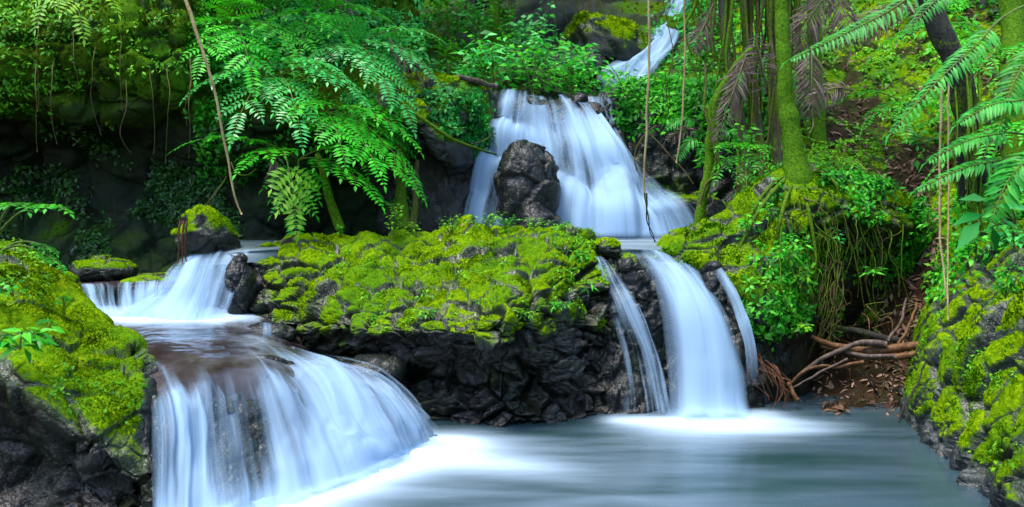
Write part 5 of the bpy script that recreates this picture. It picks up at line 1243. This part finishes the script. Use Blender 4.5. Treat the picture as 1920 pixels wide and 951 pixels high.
# ------------------------------------------------------------------ dead fronds
def dead_frond(label, pts, ll, sp=0.035, lw=0.026, droop=0.6, r=0.014, n=24, ang=0.55, hang=0.10):
    path = pix(pts, n)
    root = thing("dead_frond", label, "dead frond", path[0])
    g = Geo(); g.tube(path, np.linspace(r, r * 0.3, n), 5, 0, 0.4); g.build("rachis", [M['dead']], parent=root)
    g = Geo(); pinna(g, path, ll, lw, sp, np.array([0, -1.0, 0.4]), 0.1, 0.35, ang, 0, None, droop=droop, hang=hang, lift=0.1)
    g.build("leaflets", [M['dead']], parent=root)
DF = [("big grey dead frond hanging between the two mossy trunks at the top", [(1562, -50, 12.6), (1540, 0, 12.4), (1514, 40, 12.2), (1500, 90, 12.2)], 0.45),
      ("grey dead frond with level ribs just right of the mossy tree", [(1522, 85, 12.0), (1522, 125, 11.8), (1522, 165, 11.7), (1524, 215, 11.7)], 0.38),
      ("grey dead frond hanging right of the slim mossy trunk", [(1560, -30, 12.8), (1575, 5, 12.6), (1590, 40, 12.4), (1594, 80, 12.4)], 0.42),
      ("pale dead frond hung low on the crooked mossy stem", [(1402, 95, 11.7), (1388, 135, 11.6), (1368, 190, 11.5), (1342, 262, 11.5)], 0.30),
      ("fanned dead frond standing in the root curtain", [(1436, 175, 11.7), (1432, 135, 11.6), (1425, 100, 11.6), (1414, 66, 11.6)], 0.28),
      ("brown dead frond among leaves right of the highest fall", [(1338, 5, 12.6), (1324, 40, 12.5), (1310, 68, 12.4), (1300, 95, 12.4)], 0.32),
      ("dead frond leaning on the crest of the right slope", [(1712, -10, 14.2), (1670, 18, 14.1), (1630, 42, 14), (1590, 75, 13.9)], 0.40),
      ("brown dead frond fallen onto the mossy ridge", [(728, 72, 12.7), (752, 100, 12.6), (778, 122, 12.6), (815, 145, 12.8)], 0.26),
      ("grey dead frond dangling from the thick brown trunk", [(638, -40, 14.2), (645, -10, 14.1), (648, 20, 14.1), (650, 45, 14.1)], 0.30),
      ("small withered frond on the left corner of the mossy ridge", [(712, 150, 12.1), (718, 165, 12), (718, 180, 12), (715, 198, 12)], 0.14),
      ("withered strands hanging under the giant fern", [(522, 285, 11.3), (514, 305, 11.25), (510, 325, 11.25), (508, 345, 11.25)], 0.16),
      ("dead frond curled on the slope behind the mossy tree", [(1600, 170, 12.3), (1570, 165, 12.2), (1545, 175, 12.1), (1530, 195, 12.1)], 0.28),
      ("small dead palm leaf under the little palm on the dark wall", [(1310, 245, 12.5), (1290, 243, 12.4), (1270, 250, 12.4), (1252, 262, 12.4)], 0.15)]
for lb, pts, ll in DF: dead_frond(lb, pts, ll, droop=0.55 if ll > 0.2 else 0.4)

# ------------------------------------------------------------------ palms and fronds on the right
def palm(label, base, fronds, mat='palm', name="palm_plant"):
    base = P(*base)
    root = thing(name, label, "palm", base)
    for pts, ll, lw, sp in fronds:
        path = spl(np.concatenate([[base], PA(np.array(pts, float))]), 34)
        g = Geo(); pinna(g, path, ll, lw, sp, np.array([0, -0.5, 1.0]), 0.38, 0.35, 0.55, 0, None, droop=0.15, stem=0.010)
        g.build("frond", LEAFM(mat), parent=root)
    return root
palm("palm with long pale fronds sweeping left past the mossy tree", (2060, -40, 6.9), [
    ([(1820, -60, 6.6), (1660, 25, 6.4), (1580, 65, 6.3), (1482, 112, 6.2)], 0.15, 0.027, 0.050),
    ([(1900, 20, 6.5), (1830, 85, 6.3), (1760, 150, 6.2), (1672, 248, 6.1)], 0.145, 0.026, 0.048),
    ([(1990, 60, 6.4), (1930, 110, 6.2), (1895, 170, 6.1), (1872, 250, 6.0)], 0.17, 0.03, 0.052),
    ([(1880, -60, 6.8), (1790, -20, 6.7), (1745, 10, 6.6), (1700, 60, 6.5)], 0.14, 0.026, 0.048)])
palm("palm with feathery fronds reaching over the striped bank", (2080, 330, 6.6), [
    ([(1930, 255, 6.3), (1850, 255, 6.2), (1800, 270, 6.2), (1742, 302, 6.2)], 0.14, 0.027, 0.046),
    ([(1930, 300, 6.2), (1850, 305, 6.1), (1790, 322, 6.1), (1720, 356, 6.1)], 0.12, 0.027, 0.046),
    ([(1960, 200, 6.1), (1900, 190, 6.0), (1850, 200, 6.0), (1800, 230, 6.0)], 0.16, 0.03, 0.05),
    ([(1980, 300, 5.9), (1930, 300, 5.8), (1890, 340, 5.8), (1860, 410, 5.8)], 0.2, 0.04, 0.055)])
palm("little palm with two drooping fronds on the dark wall", (1325, 275, 12.5), [
    ([(1310, 232, 12.4), (1290, 222, 12.3), (1270, 225, 12.3), (1250, 240, 12.3)], 0.22, 0.03, 0.035),
    ([(1312, 262, 12.3), (1298, 262, 12.2), (1284, 275, 12.2), (1272, 300, 12.2)], 0.17, 0.03, 0.032),
    ([(1345, 250, 12.3), (1362, 245, 12.2), (1380, 255, 12.2), (1390, 275, 12.2)], 0.18, 0.03, 0.035)])
big_fern("fern with spread fronds under the root curtain", P(1395, 300, 12.0), [(1350, 320, 11.6), (1425, 275, 11.5), (1440, 320, 11.3), (1360, 270, 11.7), (1400, 350, 11.4)], 'leaf', 5, 0.22, 0.06, 0.02, 0.026, name="ground_fern")
big_fern("fern on the slope between the mossy tree and the fallen dead frond", P(1560, 300, 12.3), [(1520, 300, 11.8), (1560, 345, 11.8), (1610, 310, 11.9), (1590, 265, 12.2)], 'leaf_lime', 5, 0.2, 0.06, 0.02, 0.026, name="ground_fern")
for (b, lb) in [((1880, 120, 11), "fern clump under the thick mossy corner trunk"), ((1760, 60, 12.4), "fern clump behind the dark leaning trunk"), ((1900, 250, 9.5), "fern clump on the right slope beside the hanging roots"), ((1700, 200, 12.8), "fern clump in the middle of the right slope")]:
    bb = P(*b); big_fern(lb, bb, rand_tips(bb, 6, 0.8), 'fern', 5, 0.24, 0.07, 0.022, 0.028, name="ground_fern")

def broadleaf(label, base, leaves, mat='leaf', name="broadleaf_plant", w=0.42, stem='stem'):
    base = P(*base)
    root = thing(name, label, "plant", base)
    for i, (x, y, D, L, dx, dz) in enumerate(leaves):
        p = P(x, y, D); d = nrm(np.array([dx, -0.25, dz]))
        gs = Geo(); gs.tube(arc(base, p, 0.05, 10), np.linspace(0.008, 0.004, 10), 5); gs.build("stem", [M[stem]], parent=root)
        g = Geo(); g.leaves(p[None], d[None], np.array([[0, -0.6, 0.8]]) + RNG.normal(0, .15, (1, 3)), L, L * w, 0.3, 0.12, RNG.random(), 0)
        g.build("leaf", [M[mat]], parent=root)
    return root
broadleaf("broad-leaved plant with one pale leaf hanging over the striped bank", (1905, 420, 6.5), [
    (1865, 388, 6.3, 0.30, 1, 0.1), (1845, 402, 6.3, 0.24, -1, -0.1), (1838, 415, 6.25, 0.26, -0.8, -0.7), (1850, 375, 6.3, 0.2, -0.9, 0.2), (1875, 410, 6.3, 0.2, 0.8, -0.4), (1890, 372, 6.3, 0.22, 0.6, 0.6), (1860, 425, 6.3, 0.18, 0.2, -1)], 'leaf_cool')
SP = dict(nst=3, hgt=0.28, spread=0.16, ll=0.085, lw=0.042, nl=7)
for x, y, D, lb, kw in [
    (735, 446, 11.2, "tallest bright sprig at the back of the big moss boulder", dict(nst=5, hgt=0.42, spread=0.2, ll=0.055, lw=0.028, nl=22, mat='leaf_lime')),
    (640, 448, 11.3, "tiny separate sprig near the left back of the big moss boulder", dict(nst=3, hgt=0.2, spread=0.08, ll=0.045, lw=0.024, nl=9, mat='leaf')),
    (775, 444, 11.3, "low sprig right beside the tallest one on the moss boulder", dict(nst=5, hgt=0.2, spread=0.2, ll=0.05, lw=0.025, nl=10, mat='leaf_lime')),
    (845, 442, 11.2, "bushy bright sprig at the back middle of the moss boulder", dict(nst=7, hgt=0.26, spread=0.24, ll=0.05, lw=0.025, nl=14, mat='leaf_lime')),
    (905, 438, 11.2, "wide bright sprig in front of the left edge of the tall fall", dict(nst=8, hgt=0.26, spread=0.3, ll=0.05, lw=0.025, nl=14, mat='leaf_lime')),
    (948, 436, 11.1, "bright sprig below the black boulder in the tall fall", dict(nst=6, hgt=0.22, spread=0.2, ll=0.05, lw=0.025, nl=12, mat='leaf')),
    (1000, 434, 11.0, "bright sprig at the back right of the moss boulder", dict(nst=6, hgt=0.2, spread=0.2, ll=0.05, lw=0.025, nl=12, mat='leaf_lime')),
    (1048, 440, 10.9, "leafy tuft crowning the right end of the moss boulder", dict(nst=7, hgt=0.16, spread=0.22, ll=0.05, lw=0.022, nl=12, mat='leaf_lime')),
    (1090, 490, 10.3, "leafy tuft hanging on the right end of the moss boulder", dict(nst=6, hgt=0.16, spread=0.2, ll=0.08, lw=0.028, nl=9, mat='leaf', droop=0.8)),
    (1100, 540, 10.0, "glossy hanging sprig above the thin veil of water", dict(nst=4, hgt=0.08, spread=0.16, ll=0.11, lw=0.03, nl=6, mat='leaf', droop=1.0)),
    (1040, 575, 9.2, "small fern tuft on the front right edge of the moss boulder", dict(nst=6, hgt=0.06, spread=0.2, ll=0.06, lw=0.02, nl=12, mat='leaf', droop=0.6)),
    (985, 590, 8.95, "feathery green tuft low on the front of the moss boulder", dict(nst=5, hgt=0.05, spread=0.18, ll=0.06, lw=0.02, nl=12, mat='leaf_lime', droop=0.6)),
    (800, 590, 9.2, "feathery tuft on the front middle of the moss boulder", dict(nst=6, hgt=0.06, spread=0.2, ll=0.06, lw=0.02, nl=12, mat='leaf_lime', droop=0.6)),
    (1445, 420, 10.45, "leafy plant on the left shoulder of the mossy mound", SP | dict(mat='leaf', nst=5, droop=.5)),
    (1400, 440, 10.55, "low leafy plant left on the mossy mound", SP | dict(mat='leaf', nst=4, droop=.4)),
    (1475, 500, 10.15, "dense fresh plant on the front of the mossy mound", SP | dict(mat='leaf', nst=7, nl=12, spread=.26, droop=.6)),
    (1500, 540, 10.1, "fresh hanging plant below the dense one on the mossy mound", SP | dict(mat='leaf_lime', nst=5, nl=9, spread=.2, droop=.9)),
    (1440, 545, 10.05, "small pale plant at the lower left of the mossy mound", SP | dict(mat='leaf_lime', nst=4, hgt=.18)),
    (1508, 618, 9.85, "little star-shaped sprout at the end of the trailing vine", SP | dict(mat='leaf_lime', nst=3, hgt=.06, ll=.07)),
    (1575, 470, 10.85, "upright plant with oval leaves among the hanging roots", SP | dict(mat='leaf_cool', nst=2, hgt=.3, spread=.08, nl=9)),
    (1640, 515, 10.9, "palm-like seedling at the dark edge below the hanging roots", SP | dict(mat='leaf', nst=5, hgt=.08, spread=.2, ll=.12, lw=.03, nl=5)),
    (1645, 425, 11.0, "small plant high among the hanging roots near the brown slope", SP | dict(mat='leaf', nst=4, hgt=.2, droop=.6)),
    (1830, 480, 8.6, "leafy plant at the top of the striped bank beneath the pale leaf", SP | dict(mat='leaf', nst=6, nl=9, spread=.25)),
    (1885, 560, 7.9, "leafy plant halfway up the striped bank near the frame edge", SP | dict(mat='leaf', nst=6, nl=9, spread=.22)),
    (1905, 470, 7.4, "bushy plant above the halfway plant on the striped bank", SP | dict(mat='leaf_cool', nst=7, nl=12, spread=.3)),
    (1740, 430, 10.6, "small plant at the edge of the brown leaf litter chute", SP | dict(mat='leaf', nst=5)),
    (38, 655, 6.3, "five-fingered glossy plant low on the mossy left bank", SP | dict(mat='leaf', nst=5, hgt=.14, spread=.22, ll=.15, lw=.045, nl=6, droop=.5)),
    (75, 640, 6.35, "second glossy plant beside the five-fingered one on the left bank", SP | dict(mat='leaf', nst=4, hgt=.12, spread=.18, ll=.13, lw=.04, nl=6, droop=.5)),
    (25, 555, 7.0, "pale clover-like sprig in the moss of the left bank", SP | dict(mat='leaf', nst=5, hgt=.12, spread=.18, ll=.06, lw=.05, nl=6)),
    (120, 575, 7.3, "tiny sprig on the crest of the left bank", SP | dict(mat='leaf', nst=3, hgt=.1, spread=.1, ll=.06, lw=.04, nl=5)),
    (62, 500, 7.9, "small bright plant on the upper left bank", SP | dict(mat='leaf_lime', nst=4, hgt=.16, spread=.12, ll=.07, lw=.03, nl=7)),
]:
    shrub(lb, P(x, y, D), "leafy_sprig", "plant", **kw)
big_fern("flat fern frond held level on a bare stalk at the left edge", P(-10, 450, 7.6), [(110, 388, 7.3, 0.30), (40, 384, 7.2, 0.35), (-60, 390, 7.3, 0.3)], 'leaf', 4, 0.16, 0.06, 0.02, 0.026, start=0.6, name="ground_fern")
big_fern("small drooping fern frond curling over the top of the left bank", P(5, 470, 7.7), [(100, 470, 7.3, 0.2), (115, 500, 7.2, 0.2)], 'leaf', 3, 0.07, 0.035, 0.014, 0.02, start=0.7, name="ground_fern")

# ------------------------------------------------------------------ hanging rootlets on the left cliff
for i in range(11):
    x = RNG.uniform(20, 380); y0 = RNG.uniform(20, 150); D = 10.85 + 0.0008 * x + RNG.normal(0, .05)
    wood("hanging_root", "thin brown rootlet hanging over the front of the dark left cliff", "root",
         [(x, y0, D + .3), (x + RNG.normal(0, 4), y0 + 50, D), (x + RNG.normal(0, 6), y0 + 100, D), (x + RNG.normal(0, 9), y0 + RNG.uniform(120, 190), D + .1)], 0.007, 0.003, 'root', "rootlets on the left cliff", n=14, k=5, wob=0.03)
for i, x in enumerate((338, 345, 350)):
    wood("hanging_root", "reddish rootlet dangling from the left side of the rounded mossy boulder", "root", [(x, 410, 10.65), (x - 4 + i, 440, 10.6), (x - 3, 470, 10.6), (x - 6 + 3 * i, 494, 10.62)], 0.014, 0.006, 'rootred', "rootlets on the rounded boulder", n=12, k=5)

# ------------------------------------------------------------------ driftwood in the nook
for lb, pts, r0, r1, mt_ in [
    ("thick orange-brown driftwood log on top of the pile", [(1518, 628, 10.5), (1560, 645, 10.3), (1620, 658, 10.1), (1680, 652, 10.0), (1734, 648, 9.95)], 0.045, 0.065, 'drift'),
    ("second driftwood log lying just under the thick orange-brown one", [(1540, 648, 10.4), (1600, 662, 10.15), (1660, 668, 10.0), (1738, 662, 9.9)], 0.04, 0.05, 'drift'),
    ("grey forked driftwood limb slanting up to the top log", [(1490, 708, 10.1), (1530, 678, 10.05), (1570, 658, 10.0), (1615, 645, 10.0), (1660, 648, 9.98)], 0.03, 0.05, 'drift_grey'),
    ("pale driftwood stick under the two logs", [(1585, 660, 10.05), (1620, 666, 9.95), (1680, 670, 9.9)], 0.03, 0.035, 'drift_grey'),
    ("crooked tan driftwood branch lowest in the pile", [(1478, 722, 10.0), (1510, 692, 9.95), (1545, 683, 9.9), (1580, 686, 9.9), (1618, 676, 9.9)], 0.018, 0.028, 'drift'),
    ("thin straight stick propped beside the crooked branch", [(1485, 728, 9.95), (1520, 706, 9.9), (1562, 684, 9.88), (1590, 672, 9.9)], 0.014, 0.02, 'drift_grey'),
    ("dark log in the shadow behind the driftwood pile", [(1530, 610, 10.9), (1600, 622, 10.7), (1690, 640, 10.5)], 0.05, 0.06, 'bark_dark'),
    ("dark stick stuck in the mud below the driftwood pile", [(1620, 690, 10.0), (1632, 715, 9.95), (1650, 740, 9.95)], 0.014, 0.02, 'bark_dark'),
    ("upright pale stick leaning at the back of the driftwood pile", [(1700, 560, 10.8), (1690, 600, 10.5), (1665, 640, 10.3)], 0.018, 0.025, 'drift_grey'),
    ("brown leaning stick crossing behind the ends of the logs", [(1722, 570, 10.5), (1705, 610, 10.3), (1682, 645, 10.2)], 0.02, 0.024, 'drift'),
    ("short broken stub of wood at the water's edge", [(1478, 715, 10.0), (1490, 735, 9.9), (1500, 748, 9.85)], 0.03, 0.035, 'drift'),
    ("long dark twig lying on the striped bank at the shoreline", [(1738, 680, 9.1), (1725, 715, 8.9), (1705, 755, 8.7), (1685, 790, 8.6)], 0.012, 0.018, 'bark_dark'),
    ("orange stick beside the red root mass at the fall's foot", [(1420, 690, 10.0), (1450, 705, 9.95), (1482, 712, 9.95)], 0.012, 0.018, 'drift')]:
    r0, r1 = r0 * 0.75, r1 * 0.75
    wood("driftwood", lb, "driftwood", pts, r0, r1, mt_, n=30, k=9, wob=0.055)
for i in range(34):
    x = RNG.uniform(1530, 1700); y = RNG.uniform(690, 760); D = 9.75 + (760 - y) * 0.010; a = RNG.uniform(-1, 1)
    wood("twig", "thin dark twig lying on the wet brown mud of the nook", "twig", [(x, y, D), (x + 14 * a, y + RNG.normal(0, 6), D - .05), (x + 34 * a, y + RNG.normal(0, 14), D - .08)], 0.009, 0.004, 'bark_dark' if i % 3 else 'rootred', "twigs on the mud", n=9, k=5, wob=0.03)
for i in range(26):
    x = RNG.uniform(1520, 1690); y = RNG.uniform(570, 640)
    wood("twig", "tangled dry twig in the debris behind the driftwood pile", "twig", [(x, y, 11.0), (x + RNG.normal(0, 18), y + RNG.normal(0, 10), 10.8), (x + RNG.normal(0, 36), y + RNG.normal(8, 18), 10.7)], 0.010, 0.005, 'root' if i % 2 else 'drift', "twigs behind the driftwood", n=9, k=5, wob=0.03)
rm_ = thing("root_mass", "reddish fringe of fine roots at the foot of the right lower fall", "root", P(1440, 700, 10.0))
for i in range(20):
    x = RNG.uniform(1410, 1462); y = 672 + (x - 1412) * 0.45 + RNG.normal(0, 5); ln = RNG.uniform(35, 85)
    g = Geo(); g.tube(pix([(x - 10, y - 8, 10.1), (x, y, 9.9), (x + RNG.normal(10, 9), y + ln * .5, 9.8), (x + RNG.normal(20, 16), min(y + ln, 772), 9.74)], 10), np.linspace(.006, .002, 10) * RNG.uniform(.5, 1.5), 5)
    g.build("rootlet", [M['rootred']], parent=rm_)
for i in range(22):
    x = RNG.uniform(1535, 1580); y = RNG.uniform(480, 540); D = 10.6
    wood("hanging_root", "dry brown root drooping from the mound above the driftwood", "root", [(x, y, D + .2), (x + RNG.normal(-4, 6), y + 45, D), (x + RNG.normal(-8, 10), y + 90, D), (x + RNG.normal(-16, 16), y + RNG.uniform(100, 150), D - .05)], 0.010, 0.004, 'root', "roots above the driftwood", n=12, k=5, wob=0.03)
